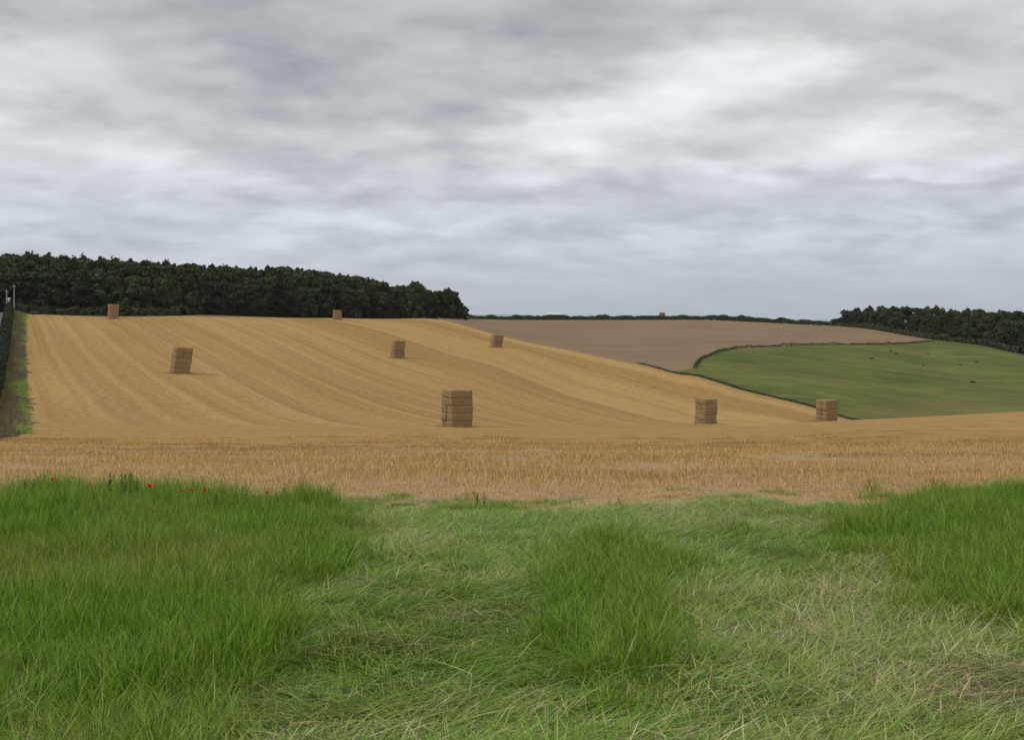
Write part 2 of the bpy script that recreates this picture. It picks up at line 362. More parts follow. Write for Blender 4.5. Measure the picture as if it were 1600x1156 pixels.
    hb = t.math('ADD', t.math('MULTIPLY', fine, 0.8), t.noise(pos, 5.0, 5, .7))
    t.put(bp.inputs['Height'], hb); t.put(p.inputs['Normal'], bp.outputs[0])
    return m
LAND = land_material()
for zi, (nm) in enumerate(('hills', 'bare_brown_field', 'pasture', 'stubble_field', 'grass_verge', 'road')):
    qs = quads[zone == zi]
    if not len(qs): continue
    used, invx = np.unique(qs.ravel(), return_inverse=True)
    me = mesh_np(nm, np.stack([GX[used], GY[used], GZ[used]], -1), invx, np.full(len(qs), 4), [LAND], True, {k: v[used] for k, v in S.items()})
    tag(link(nm, me), kind='structure')
# small disc under the camera
a_ = TH; v_ = [(0, 0, H(0, 0))] + [(RR[0] * math.sin(a), RR[0] * math.cos(a), float(z)) for a, z in zip(TH, GZ[:NTH])]
f_ = []; [f_.extend((0, 1 + (k + 1) % NTH, 1 + k)) for k in range(NTH)]
tag(link('ground', mesh_np('ground', v_, f_, [3] * NTH, [LAND], True, {k: [9.0 if k == 'sd_verge' else -9.0] * (NTH + 1) for k in S})), kind='structure')

# sea and the faint hills beyond it
m, t, p = material('sea', 0.35, 0.4); t.put(p.inputs['Base Color'], (0.05, 0.09, 0.12)); SEA = m
tag(link('sea', mesh_np('sea', [(-40000, -40000, EYE - 42), (40000, -40000, EYE - 42), (40000, 40000, EYE - 42), (-40000, 40000, EYE - 42)], [0, 1, 2, 3], [4], [SEA])), kind='structure')
m, t, p = material('far_hills', 0.95, 0.05); t.put(p.inputs['Base Color'], t.mix(t.noise(t.new('ShaderNodeNewGeometry').outputs['Position'], .002, 4), (0.10, 0.13, 0.10), (0.20, 0.22, 0.16)))
hx = np.linspace(-9000, 3600, 90); hv = []; hf = []
prof = 14 + 115 * np.interp(hx, [-9000, -5500, -2200, -500, 600, 2200, 3600], [0.9, 1.0, .8, .95, .62, .1, 0]) * (0.75 + .4 * grid_noise(hx / 1100, hx * 0, 2))
for j, fr in enumerate((0, .35, .75, 1.0, .7, 0)):
    for i_, X in enumerate(hx): hv.append((X, 24500 + j * 700, EYE - 44 + prof[i_] * fr * (1 if j else 0) + 0 * X))
for j in range(5):
    for i_ in range(89):
        a = j * 90 + i_; hf += [a, a + 1, a + 91, a + 90]
tag(link('far_hills', mesh_np('far_hills', hv, hf, [4] * (5 * 89), [m], True)), kind='structure')

# ---------------------------------------------------------------- leafy things
def leaf_material(name, c1, c2, c3, trans=0.25):
    m = bpy.data.materials.new(name); m.use_nodes = True; t = NT(m.node_tree)
    o = t.new('ShaderNodeOutputMaterial'); p = t.new('ShaderNodeBsdfPrincipled'); tr = t.new('ShaderNodeBsdfTranslucent'); mx = t.new('ShaderNodeMixShader')
    p.inputs['Roughness'].default_value = 0.6; p.inputs['Specular IOR Level'].default_value = 0.2
    rnd = t.attr('rnd'); orn = t.new('ShaderNodeObjectInfo').outputs['Random']
    pos = t.new('ShaderNodeNewGeometry').outputs['Position']
    c = t.mix(t.rng(rnd, 0, 1), c1, c2)
    c = t.mix(t.rng(t.noise(pos, .22, 3), .5, .75, 0, .6), c, c3)
    hs = t.new('ShaderNodeHueSaturation'); t.put(hs.inputs['Color'], c)
    t.put(hs.inputs['Value'], t.rng(orn, 0, 1, .6, 1.5)); t.put(hs.inputs['Hue'], t.rng(orn, 0, 1, .475, .515))
    c = hs.outputs[0]
    t.put(p.inputs['Base Color'], c); t.put(tr.inputs[0], c); mx.inputs[0].default_value = trans
    t.l.new(p.outputs[0], mx.inputs[1]); t.l.new(tr.outputs[0], mx.inputs[2]); t.l.new(mx.outputs[0], o.inputs[0])
    return m
LEAF_DARK = leaf_material('dark_foliage', (0.018, 0.028, 0.010), (0.058, 0.078, 0.024), (0.088, 0.100, 0.032))
LEAF_HEDGE = leaf_material('hedge_foliage', (0.022, 0.037, 0.013), (0.055, 0.078, 0.026), (0.082, 0.092, 0.034))
LEAF_BROWN = leaf_material('brownish_foliage', (0.03, 0.036, 0.014), (0.08, 0.082, 0.028), (0.10, 0.078, 0.034))
m, t, p = material('bark', 0.95, .05); t.put(p.inputs['Base Color'], t.mix(t.noise(t.new('ShaderNodeTexCoord').outputs['Object'], 3, 5), (0.05, 0.04, 0.03), (0.12, 0.10, 0.075))); BARK = m

def cards(pts, nrm, size, rng, jitter=0.7):
    """leaf-clump cards: irregular quads around points, facing roughly outward"""
    n = len(pts); d = nrm + rng.normal(0, jitter, (n, 3)); d /= np.linalg.norm(d, axis=1)[:, None] + 1e-9
    a = np.cross(d, rng.normal(0, 1, (n, 3))); a /= np.linalg.norm(a, axis=1)[:, None] + 1e-9; b = np.cross(d, a)
    s = (size * rng.uniform(.55, 1.25, n))[:, None] if np.isscalar(size) else (size * rng.uniform(.55, 1.25, n))[:, None]
    vs = []
    for ca, cb in ((-1, -.5), (.4, -.9), (1, .45), (-.3, .95)):
        vs.append(pts + a * s * .5 * (ca + rng.uniform(-.3, .3, (n, 1))) + b * s * .5 * (cb + rng.uniform(-.3, .3, (n, 1))))
    v = np.stack(vs, 1).reshape(-1, 3)
    return v, np.repeat(rng.random(n), 4)
def card_mesh(name, v, rnd, mat):
    return mesh_np(name, v, np.arange(len(v)), np.full(len(v) // 4, 4), [mat], False, {'rnd': rnd})

def tube(path, radii, sides=7):
    v = []; f = []
    for k, (pt, r) in enumerate(zip(path, radii)):
        pt = Vector(pt); dd = (Vector(path[min(k + 1, len(path) - 1)]) - Vector(path[max(k - 1, 0)])).normalized()
        a = dd.cross(Vector((0.3, 1, 0.1))).normalized(); b = dd.cross(a)
        for i in range(sides):
            an = 2 * math.pi * i / sides; v.append(pt + (a * math.cos(an) + b * math.sin(an)) * r)
    for k in range(len(path) - 1):
        for i in range(sides):
            j = (i + 1) % sides; f.append((k * sides + i, k * sides + j, (k + 1) * sides + j, (k + 1) * sides + i))
    return v, f
def join_tubes(name, tubes, mat):
    V = []; Ff = []; Lt = []
    for v, f in tubes:
        o = len(V); V += [tuple(x) for x in v]
        for q in f: Ff += [o + i for i in q]; Lt.append(len(q))
    return mesh_np(name, V, Ff, Lt, [mat], True)

def tree_meshes(kind, seed, leaf, ncard=2600, csize=.75):
    """unit tree 10 m high; kind: broad, round, spiky"""
    rng = np.random.default_rng(seed); pts = []; nr = []; tubes = []
    tubes.append(tube([(0, 0, -.6), (.1, 0, 2.2), (rng.uniform(-.3, .3), rng.uniform(-.3, .3), 5.5), (rng.uniform(-.5, .5), rng.uniform(-.4, .4), 8.3)], [.34, .26, .16, .04]))
    lobes = []
    if kind == 'spiky':
        for k in range(26):
            h = rng.uniform(.6, 9.2); R = 2.6 * (1 - h / 10.4) ** .7 + .15; a = rng.uniform(0, 6.28); rr = R * rng.uniform(.3, .9)
            lobes.append((rr * math.cos(a), rr * math.sin(a), h, .45 + R * .38, .45 + R * .3))
        for k in range(3): lobes.append((rng.uniform(-.7, .7), rng.uniform(-.7, .7), 9.5 + rng.uniform(-.4, .3), .28, .8))
    else:
        wide = 3.5 if kind == 'broad' else 4.3; low = .7 if kind == 'broad' else .6
        for k in range(30):
            h = rng.uniform(low, 8.9); tt = (h - low) / (9.4 - low)
            R = wide * math.sqrt(max(0.04, 1 - (1.75 * tt - .75) ** 2 if tt > .43 else 1 - (.43 - tt) ** 2 * 1.2))
            a = rng.uniform(0, 6.28); rr = max(0, R - .9) * rng.uniform(.65, 1.05); q = rng.uniform(.8, 1.45)
            lobes.append((rr * math.cos(a), rr * math.sin(a), h, q, q * .8))
        for k in range(4): lobes.append((rng.uniform(-1.3, 1.3), rng.uniform(-1.3, 1.3), 8.9 + rng.uniform(-.6, .3), .9, .7))
    for k in range(16):
        a = rng.uniform(0, 6.28); rr = rng.uniform(.1, 2.1 if kind != 'spiky' else 1.1); lobes.append((rr * math.cos(a), rr * math.sin(a), 9.6 - rr * (.75 if kind != 'spiky' else 1.5) + rng.uniform(-.3, .35), rng.uniform(.22, .42), rng.uniform(.25, .7)))
    for (x, y, z, r, rz) in lobes[::2]:
        zb = max(1.2, z - 2.2)
        tubes.append(tube([(0, 0, zb), (x * .5, y * .5, (z + zb) / 2 + .2), (x, y, z)], [.12, .07, .02], 5))
    tot = sum(l[3] ** 2 for l in lobes)
    for (x, y, z, r, rz) in lobes:
        m_ = int(ncard * r * r / tot) + 6
        d = rng.normal(0, 1, (m_, 3)); d /= np.linalg.norm(d, axis=1)[:, None]
        k = rng.uniform(.62, 1.12, (m_, 1))
        pts.append(np.array([x, y, z]) + d * k * np.array([r, r, rz])); nr.append(d)
    pts = np.concatenate(pts); nr = np.concatenate(nr); pts[:, 2] = np.maximum(pts[:, 2], .15)
    v, rn = cards(pts, nr, csize, rng)
    return card_mesh('crown', v, rn, leaf), join_tubes('trunk', tubes, BARK)
TREES = {}
for i in range(4): TREES[('broad', i)] = tree_meshes('broad', 20 + i, LEAF_DARK, 3600, .58)
for i in range(3): TREES[('round', i)] = tree_meshes('round', 40 + i, LEAF_DARK, 3800, .56)
for i in range(3): TREES[('spiky', i)] = tree_meshes('spiky', 60 + i, LEAF_DARK, 3000, .52)
for i in range(2): TREES[('tuft', i)] = tree_meshes('round', 95 + i, LEAF_HEDGE, 900, 1.1)
for i in range(3): TREES[('brown', i)] = tree_meshes('round', 80 + i, LEAF_BROWN, 3400, .6)
NAMEK = {'tuft': 'thistle_clump', 'broad': 'broadleaf_tree', 'round': 'round_crowned_tree', 'spiky': 'conifer_tree', 'brown': 'broadleaf_tree'}
def put_tree(kind, x, y, h, wid, label, group=None, base=None, name=None, cat='tree'):
    k = (kind, random.randrange(len([q for q in TREES if q[0] == kind])))
    root = bpy.data.objects.new(name or NAMEK[kind], None); COL.objects.link(root); root.empty_display_size = .5
    root.location = (x, y, H(x, y) if base is None else base); root.rotation_euler = (0, 0, random.uniform(0, 6.28))
    root.scale = (wid, wid, h / 10.0)
    c = link('crown', TREES[k][0], root); tr = link('trunk', TREES[k][1], root)
    return tag(root, label, cat, group)
# left wood
TOPL = ([-90, 0, 50, 100, 200, 300, 400, 430, 480, 520, 560, 584, 600, 612, 630, 651, 665, 675, 686, 698, 712, 724, 731], [396, 398, 396, 400, 405, 413, 419, 416, 423, 426, 432, 435, 443, 447, 442, 440, 448, 458, 452, 450, 457, 471, 484])
FRL = ([-90, 62, 292, 297, 400, 520, 609, 690, 740], [398, 398, 404, 444, 460, 482, 497, 500, 505])
ORD = 'first second third fourth fifth sixth seventh eighth ninth tenth eleventh twelfth thirteenth fourteenth fifteenth sixteenth seventeenth eighteenth nineteenth twentieth'.split()
SEGN = {}
rows = [(0, .70), (5, .84), (11, .97), (19, 1.0), (30, 1.0)]
for ri, (off, k) in enumerate(rows):
    px = -70 + ri * 9
    while px < 712:
        d = np.interp(px, *FRL) + off + random.uniform(-1.5, 1.5)
        if ri == 0 and px > 640: k_ = .9
        else: k_ = k
        topy = np.interp(px, *TOPL) + (random.uniform(-1.5, 2.5) if ri >= 2 else random.uniform(-3, 6))
        x, y = at(px, d); g = H(x, y); h = ((HZ - topy) / F * d + EYE - g) * k_
        left = px < 296
        p_sp = .45 if (px < 470 and ri >= 2) else .06
        kind = 'spiky' if random.random() < p_sp else ('broad' if px < 560 or random.random() < .4 else 'round')
        wid = h / 10 * random.uniform(.9, 1.15) * (1.0 if kind == 'broad' else .8 if kind == 'round' else 1.15)
        where = ("the left wood's roadside corner" if px < 90 else 'the left wood behind the leftmost skyline stack' if px < 235 else "the right shoulder of the left wood's forward block" if left
                 else 'the recess right of the forward block' if px < 380 else 'the middle of the left wood' if px < 470 else 'the left wood behind the tiny skyline stack' if px < 580 else "the left wood's lower right end")
        rowt = ('front row' if ri < 1 else 'second row' if ri < 2 else 'crown top')
        kn = {'spiky': 'dark pointed conifer', 'broad': 'dark broadleaf tree', 'round': 'dark rounded tree'}[kind]
        seg = 'roadside corner' if px < 90 else 'left part of the forward block' if px < 235 else 'right shoulder of the forward block' if left else 'recess beside the forward block' if px < 380 else 'middle stretch' if px < 470 else 'stretch behind the tiny stack' if px < 580 else 'lower right end'
        SEGN[(ri, seg)] = SEGN.get((ri, seg), 0) + 1
        put_tree(kind, x, y, h, wid, f"{kn}, {ORD[SEGN[(ri, seg)] - 1]} from left, wood's front row, {seg}" if ri == 0 else f'{kn}, {rowt}, in {where}', f'{kn}s {rowt} in {where}')
        px += (4.6 if ri < 3 else 6.2) / d * F * random.uniform(.8, 1.15) * (1.25 if kind == 'round' else 1)
for (px, d, topy, hw, lab) in ((699, 500, 449, .72, 'domed tree closing the right end of the left wood, crown down to the ground'),
                               (649, 496, 439, .72, 'tallest rounded tree near the right end of the left wood'),
                               (726, 506, 478, .55, 'small low round tree, last of the left wood before the hedge line')):
    x, y = at(px, d); h = (HZ - topy) / F * d + EYE - H(x, y); put_tree('round', x, y, h, h / 10 * hw if px != 726 else .52, lab)
# right wood
TOPR = ([1299, 1308, 1319, 1347, 1389, 1431, 1459, 1500, 1540, 1600, 1700], [503, 493, 486, 480, 478.5, 480.5, 479, 483, 485.5, 486, 489])
FRR = ([1299, 1347, 1390, 1462, 1530, 1600, 1700], [668, 625, 588, 500, 474, 455, 450])
for ri, (off, k) in enumerate([(0, .42), (9, .62), (22, .8), (40, 1.0), (56, 1.0)]):
    px = 1304 + ri * 5
    while px < 1660:
        d = np.interp(px, *FRR) + off * np.interp(px, [1300, 1400, 1500, 1600], [.45, .8, 1.4, 1.9]) + random.uniform(-2, 2)
        topy = np.interp(px, *TOPR) + random.uniform(-2, 3)
        x, y = at(px, d); g = H(x, y); hf_ = (HZ - topy) / F * d + EYE - g
        kk = k if px > 1400 else max(k, .8); h = hf_ * kk
        h = max(4.0, min(h, 19)); kind = random.choice(['brown', 'round', 'broad', 'brown'] if ri < 3 else ['round', 'broad', 'round', 'spiky', 'brown'])
        wid = max(h, 7) / 10 * random.uniform(.9, 1.15) * (1.0 if kind != 'spiky' else 1.1)
        seg = 'left end on the skyline' if px < 1352 else 'part above the brown field tip' if px < 1462 else 'part above the green pasture'
        rowt = 'low front row' if ri < 2 else 'tall back rows'
        kn = {'spiky': 'dark conifer', 'broad': 'dark green broadleaf tree', 'round': 'dark round crowned tree', 'brown': 'brownish green tree'}[kind]
        put_tree(kind, x, y, h, wid, f'{kn}, {rowt}, right wood, {seg}', f'{kn}s, {rowt}, right wood, {seg}')
        px += 6.0 / d * F * random.uniform(.85, 1.2)

# hedges: leafy strips along plan polylines
def hedge(name, line, width, ht, per_m, csize, mat, seed, label, cat='hedge', hvar=.35, kind=None, group=None, low=0.0):
    rng = np.random.default_rng(seed); line = np.array(line, float); sl_ = np.hypot(*(line[1:] - line[:-1]).T); cum = np.concatenate(([0], np.cumsum(sl_)))
    n = int(cum[-1] * per_m); s = rng.uniform(0, cum[-1], n)
    x = np.interp(s, cum, line[:, 0]); y = np.interp(s, cum, line[:, 1])
    i = np.clip(np.searchsorted(cum, s) - 1, 0, len(sl_) - 1); dxy = (line[i + 1] - line[i]) / sl_[i][:, None]
    hh = ht * (1 - hvar + 2 * hvar * grid_noise(s * .22, s * 0 + seed, seed, 4))
    a = rng.uniform(-.15, math.pi + .15, n); k = rng.uniform(.8, 1.05, n)
    off = np.cos(a) * width / 2 * k; zz = np.maximum(np.abs(np.sin(a)) ** .6 * hh * k, low)
    X = x + dxy[:, 1] * off; Y = y - dxy[:, 0] * off
    pts = np.stack([X, Y, height(X, Y) + zz], -1); nr = np.stack([dxy[:, 1] * np.cos(a), -dxy[:, 0] * np.cos(a), np.sin(a)], -1)
    v, rn = cards(pts, nr, csize, rng, .6); c = pts[0].copy(); c[2] = H(c[0], c[1])
    o = link(name, card_mesh(name, v - c, rn, mat), loc=c)
    return tag(o, label, cat, group, kind)
def vline(off, y0, y1, k=14): return [(-0.3956 * y + off, y) for y in np.linspace(y0, y1, k)]
hedge('roadside_hedge', vline(-4.2, 60, 392, 30), 2.6, 2.7, 160, .38, LEAF_HEDGE, 3, 'long green hedge between the road and the stubble field, down the left edge')
x0, y0 = at(24, 392); x1, y1 = at(76, 394)
hedge('scrub_hedge', [(x0, y0), ((x0 + x1) / 2, 391), (x1, y1)], 3, 2.6, 120, .5, LEAF_HEDGE, 5, 'low scrubby hedge at the foot of the left wood beside the poles')
hedge('skyline_hedge', [at(px, d) for px, d in ((731, 700), (800, 702), (900, 704), (1000, 704), (1100, 704), (1200, 702), (1298, 695))], 2.4, 2.5, 120, .7, LEAF_DARK, 6, 'long thin dark hedge along the far skyline above the brown field', hvar=.45)
hedge('pasture_hedge', [at(a, c + .6) for a, b, c in PAST_EDGE], 0.9, .62, 40, .28, LEAF_HEDGE, 8, 'low curving hedge dividing the brown field from the green pasture', hvar=1.0)
bl = [((150.8 - UY * y) / UX, y) for y in np.linspace(318, 226, 24)]
hedge('ditch_hedge', bl, 0.8, .30, 45, .2, LEAF_HEDGE, 9, 'dark overgrown bank along the lower edge of the pasture meeting the stubble', hvar=1.0)
x0, y0 = at(47, 383); x1, y1 = at(60, 384)
hedge('nettle_patch', [(x0, y0), (x1, y1)], 2.5, .9, 120, .4, LEAF_HEDGE, 11, 'small green weed patch in the far left corner of the stubble', 'weeds')
for nm, ln, hh in (('a', [at(px, np.interp(px, *FRL) - 3.5) for px in range(78, 296, 12)], 3.0), ('b', [at(px, np.interp(px, *FRL) + 4) for px in range(297, 722, 14)], 3.4)):
    hedge('undergrowth', ln, 4.5, hh, 60, .75, LEAF_DARK, 12, 'dark scrub closing the foot of the left wood' if nm == 'b' else 'dark scrub under the forward block of the left wood', 'undergrowth', kind='stuff', hvar=.5)
hedge('undergrowth', [at(px, np.interp(px, *FRR) - 3) for px in range(1310, 1640, 12)], 5, 2.0, 60, .75, LEAF_BROWN, 13, 'brownish scrub along the foot of the right wood', 'undergrowth', kind='stuff', hvar=.6)
# bushes standing in the skyline hedge
for (px, topy, wpx) in ((855, 492.5, 12), (925, 493, 10), (944, 493.5, 12), (965, 493.5, 12), (1053, 493, 16), (1067, 491.5, 14), (1081, 493.5, 10), (1101, 494, 14), (1130, 494.5, 14), (1150, 494, 12), (1158, 492, 16), (1184, 496, 12)):
    d = 708 if px != 1158 else 712; x, y = at(px, d); h = (HZ - topy) / F * d + EYE - H(x, y)
    lab = {1067: 'tallest round bush in the skyline hedge right of the distant stack', 855: 'dark bush in the skyline hedge at the left end of the pale shed',
           1158: 'wide dark bush around the pale roof on the skyline', 1053: 'round bush in the skyline hedge just right of the distant stack', 1184: 'flat topped bush in the skyline hedge right of the pale roof'}.get(px)
    put_tree('round', x, y, max(h, 2.4), wpx / F * d / 8.2, lab or 'small round bush in the skyline hedge ' + ('right of the pale shed' if px < 1000 else 'between the distant stack and the pale roof'),
             None if lab else ('bushes in the skyline hedge right of the shed' if px < 1000 else 'bushes in the skyline hedge by the pale roof'), name='hedge_bush', cat='bush')
# dark tufts scattered on the pasture
for (px, d) in ((1392, 408), (1400, 402), (1450, 412), (1442, 372), (1500, 378), (1526, 385), (1362, 372), (1520, 331)):
    x, y = at(px, d); put_tree('tuft', x, y, random.uniform(.25, .4), random.uniform(.10, .2), 'low dark thistle clump dotted on the green pasture', 'thistle clumps on the pasture', name='thistle_clump', cat='thistle')

# ---------------------------------------------------------------- straw bales
m, t, p = material('straw_bale', 0.9, .08)
oc = t.new('ShaderNodeTexCoord').outputs['Object']; orn = t.new('ShaderNodeObjectInfo').outputs['Random']
s1 = t.noise(t.vm('MULTIPLY', oc, (14, 3, 3)), 1.0, 5, .7); s2 = t.noise(t.vm('MULTIPLY', oc, (2.5, 10, 14)), 1.0, 5, .7)
c = t.mix(t.rng(s1, .3, .72), (0.125, 0.072, 0.028), (0.56, 0.385, 0.180)); c = t.mix(t.rng(s2, .35, .7, 0, .55), c, (0.24, 0.17, 0.10))
c = t.mix(t.rng(orn, 0, 1, 0, .35), c, (0.19, 0.135, 0.09))
nz = t.new('ShaderNodeNewGeometry').outputs['Normal']
c = t.mix(t.rng(t.noise(oc, 1.2, 3), .5, .75, 0, .4), c, (0.15, 0.12, 0.085))
t.put(p.inputs['Base Color'], c)
bp = t.new('ShaderNodeBump'); bp.inputs['Strength'].default_value = .6; bp.inputs['Distance'].default_value = .05
t.put(bp.inputs['Height'], t.math('ADD', s1, s2)); t.put(p.inputs['Normal'], bp.outputs[0]); STRAW = m
m, t, p = material('baler_twine', 0.7, .2); t.put(p.inputs['Base Color'], (0.30, 0.22, 0.12)); TWINE = m
BL, BW, BH = 2.72, 1.34, 0.895
def bale_mesh(seed):
    rng = np.random.default_rng(seed); nx, ny, nz_ = 14, 14, 8; vid = {}; V = []; Fc = []
    def gv(i, j, k):
        if (i, j, k) in vid: return vid[(i, j, k)]
        a, b, c = i / nx * 2 - 1, j / ny * 2 - 1, k / nz_ * 2 - 1
        x, y, z = a * BL / 2, b * BW / 2, c * BH / 2
        ed = (abs(a) > .99) + (abs(b) > .99) + (abs(c) > .99)
        if ed >= 2: x *= .965; y *= .96; z *= .972
        x += rng.normal(0, .010); y += rng.normal(0, .012)
        if abs(a) > .99: x += math.copysign(.05 * abs(math.sin((b + 1) * math.pi * 3)) + rng.normal(0, .018) - .02, a)       # ends pillow between the strings
        if abs(b) > .99: y += math.copysign(.02 * abs(math.sin((a + 1) * math.pi * 4.5)) + rng.normal(0, .012), b)
        if abs(c) > .99: z += math.copysign(rng.normal(0, .012), c)
        vid[(i, j, k)] = len(V); z += .018 * math.sin(x * 5 + seed) * (c > .9) ; V.append((x + rng.normal(0, .006), y + rng.normal(0, .006), z + BH / 2)); return vid[(i, j, k)]
    for i in range(nx):
        for j in range(ny):
            Fc.append((gv(i, j, 0), gv(i, j + 1, 0), gv(i + 1, j + 1, 0), gv(i + 1, j, 0))); Fc.append((gv(i, j, nz_), gv(i + 1, j, nz_), gv(i + 1, j + 1, nz_), gv(i, j + 1, nz_)))
    for i in range(nx):
        for k in range(nz_):
            Fc.append((gv(i, 0, k), gv(i + 1, 0, k), gv(i + 1, 0, k + 1), gv(i, 0, k + 1))); Fc.append((gv(i, ny, k), gv(i, ny, k + 1), gv(i + 1, ny, k + 1), gv(i + 1, ny, k)))
    for j in range(ny):
        for k in range(nz_):
            Fc.append((gv(0, j, k), gv(0, j, k + 1), gv(0, j + 1, k + 1), gv(0, j + 1, k))); Fc.append((gv(nx, j, k), gv(nx, j + 1, k), gv(nx, j + 1, k + 1), gv(nx, j, k + 1)))
    return mesh_np('straw_bale', V, [i for f in Fc for i in f], [4] * len(Fc), [STRAW], True)
BALES = [bale_mesh(100 + i) for i in range(5)]
tw = []
for i in range(5):
    yy = -BW / 2 + BW * (i + 1) / 6; e = .012
    tw.append(tube([(BL / 2 + e, yy, .03), (BL / 2 + e, yy, BH - .02), (0, yy, BH + e), (-BL / 2 - e, yy, BH - .02), (-BL / 2 - e, yy, .03)], [.014] * 5, 4))
TWM = join_tubes('twine', tw, TWINE)
LAY = ['bottom', 'second', 'third', 'fourth', 'top']
STACKS = [  # px, forward distance, yaw (deg; side face turned from facing the camera), lean, layers, phrase
 (714, 145, 25, .4, 5, 'the big stack nearest the camera'), (281, 207, 14, 6.0, 5, 'the leaning stack left on the slope'),
 (621, 310, 17, 4.0, 5, 'the mid slope stack below the wood'), (775, 350, 19, 6.0, 4, 'the small leaning stack beside the brown field'),
 (177, 378, 10, 1.2, 5, 'the leftmost skyline stack before the wood'), (527, 452, 14, 0.5, 4, 'the tiny skyline stack before the wood'),
 (1103, 214, 41, 1.0, 5, 'the squat stack in the valley at right'), (1292, 228, 42, -1.2, 5, 'the stack against the green pasture'),
 (1034.5, 750, 20, 0, 5, 'the distant stack beyond the skyline hedge')]
for (px, d, yaw, lean, lay, ph) in STACKS:
    cx, cy = at(px, d); g = min(H(cx + a, cy + b) for a in (-1.4, 0, 1.4) for b in (-1.4, 0, 1.4))
    g = H(cx, cy) - .12; yawr = math.radians(yaw) - math.atan((px - 800) / F) * 1.0
    # negative yaw turns the end faces towards the left of the side faces
    M = Matrix.Translation((cx, cy, g)) @ Matrix.Rotation(math.radians(lean), 4, 'Y') @ Matrix.Rotation(yawr, 4, 'Z')
    for k in range(lay):
        for s_ in (-1, 1):
            jx = random.gauss(0, .06) + (.10 if (k == lay - 1 and lean > 3) else 0); jy = random.gauss(0, .03)
            loc = M @ Vector((jx, s_ * (BW / 2 + .02) + jy, k * (BH + .004)))
            o = link('straw_bale', random.choice(BALES), loc=loc)
            o.rotation_euler = (M.to_3x3() @ Matrix.Rotation(random.gauss(0, .018) + (math.pi if random.random() < .5 else 0), 3, 'Z')).to_euler()
            tag(o, f'{"front" if s_ < 0 else "rear"} straw bale in the {LAY[k] if k < lay - 1 else "top"} layer of {ph}', 'straw bale', 'straw bales of ' + ph)
            if d < 240: link('twine', TWM, o)

# ---------------------------------------------------------------- poles, sign, far buildings
def simple(name, mat, boxes=(), tubes=()):
    V = []; Ff = []; Lt = []
    for (x0, x1, y0, y1, z0, z1) in boxes:
        o = len(V); V += [(x, y, z) for z in (z0, z1) for x, y in ((x0, y0), (x1, y0), (x1, y1), (x0, y1))]
        for q in ((3, 2, 1, 0), (4, 5, 6, 7), (0, 1, 5, 4), (1, 2, 6, 5), (2, 3, 7, 6), (3, 0, 4, 7)): Ff += [o + i for i in q]; Lt.append(4)
    for v, f in tubes:
        o = len(V); V += [tuple(x) for x in v]
        for q in f: Ff += [o + i for i in q]; Lt.append(len(q))
    return mesh_np(name, V, Ff, Lt, [mat])
def flat(name, c1, c2, rough=.7, sc=2.0):
    m, t, p = material(name, rough, .3); t.put(p.inputs['Base Color'], t.mix(t.noise(t.new('ShaderNodeTexCoord').outputs['Object'], sc, 4), c1, c2)); return m
WOODP = flat('weathered_pole', (0.26, 0.24, 0.20), (0.42, 0.39, 0.33)); METAL = flat('grey_metal', (0.5, 0.52, 0.55), (0.62, 0.64, 0.66), .4)
BLUE = flat('sign_face', (0.25, 0.38, 0.6), (0.32, 0.45, 0.68), .5); WHITE = flat('pale_sheet', (0.55, 0.56, 0.57), (0.68, 0.68, 0.68), .6, .6); DARKW = flat('shed_wall_dark', (0.10, 0.10, 0.10), (0.16, 0.15, 0.14))  # shed walls get a plain dark grey
def empt(name, x, y, label, cat, group=None, rz=0):
    o = bpy.data.objects.new(name, None); COL.objects.link(o); o.location = (x, y, H(x, y) - .05); o.rotation_euler = (0, 0, rz); return tag(o, label, cat, group)
for px, d, topy, lab in ((10.5, 385, 453, 'shorter pale pole by the road at the far left edge'), (22, 384, 445, 'taller pale pole at the end of the roadside hedge')):
    x, y = at(px, d); r = empt('utility_pole', x, y, lab, 'pole', 'poles by the road'); h = (HZ - topy) / F * d + EYE - H(x, y)
    link('shaft', simple('shaft', WOODP, tubes=[tube([(0, 0, 0), (0, 0, h * .5), (0, 0, h)], [.2, .17, .13], 8)]), r)
    link('crossarm', simple('crossarm', METAL, boxes=[(-.5, .5, -.06, .06, h - .45, h - .33)]), r)
x, y = at(14, 388); r = empt('road_sign', x, y, 'small blue and white sign between the two poles at the roadside', 'sign')
link('post', simple('post', METAL, tubes=[tube([(0, 0, 0), (0, 0, 4.6)], [.07, .07], 6)]), r)
link('panel', simple('panel', BLUE, boxes=[(-.35, .35, -.05, -.02, 3.5, 4.7)]), r); link('panel_edge', simple('panel_edge', METAL, boxes=[(-.42, .42, -.02, .02, 3.42, 4.78)]), r)
# pale shed on the skyline
x, y = at(866, 760); g = H(x, y); r = empt('farm_shed', x, y, 'long low pale shed roof on the skyline behind the hedge', 'shed'); top = (HZ - 488.6) / F * 760 + EYE - g
link('wall', simple('wall', DARKW, boxes=[(-3.9, 3.9, -2, 2, 0, top - .9)]), r)
rv = [(-4.3, -2.4, top - 1.15), (4.3, -2.4, top - 1.15), (4.3, 0, top - .25), (-4.3, 0, top), (-4.3, 2.4, top - 1.15), (4.3, 2.4, top - 1.15)]
link('roof', mesh_np('roof', rv + [(a, b, c - .1) for a, b, c in rv], [0, 1, 2, 3, 3, 2, 5, 4, 7, 6, 9, 8, 8, 9, 10, 11, 0, 6, 7, 1, 4, 5, 11, 10], [4] * 6, [WHITE]), r)
x, y = at(1159, 745); g = H(x, y); r = empt('farmhouse', x, y, 'small pale roofed building half hidden by a bush on the skyline', 'building'); top = (HZ - 492.4) / F * 745 + EYE - g
link('wall', simple('wall', WHITE, boxes=[(-1.9, 1.9, -2, 2, 0, top - 1.2)]), r)
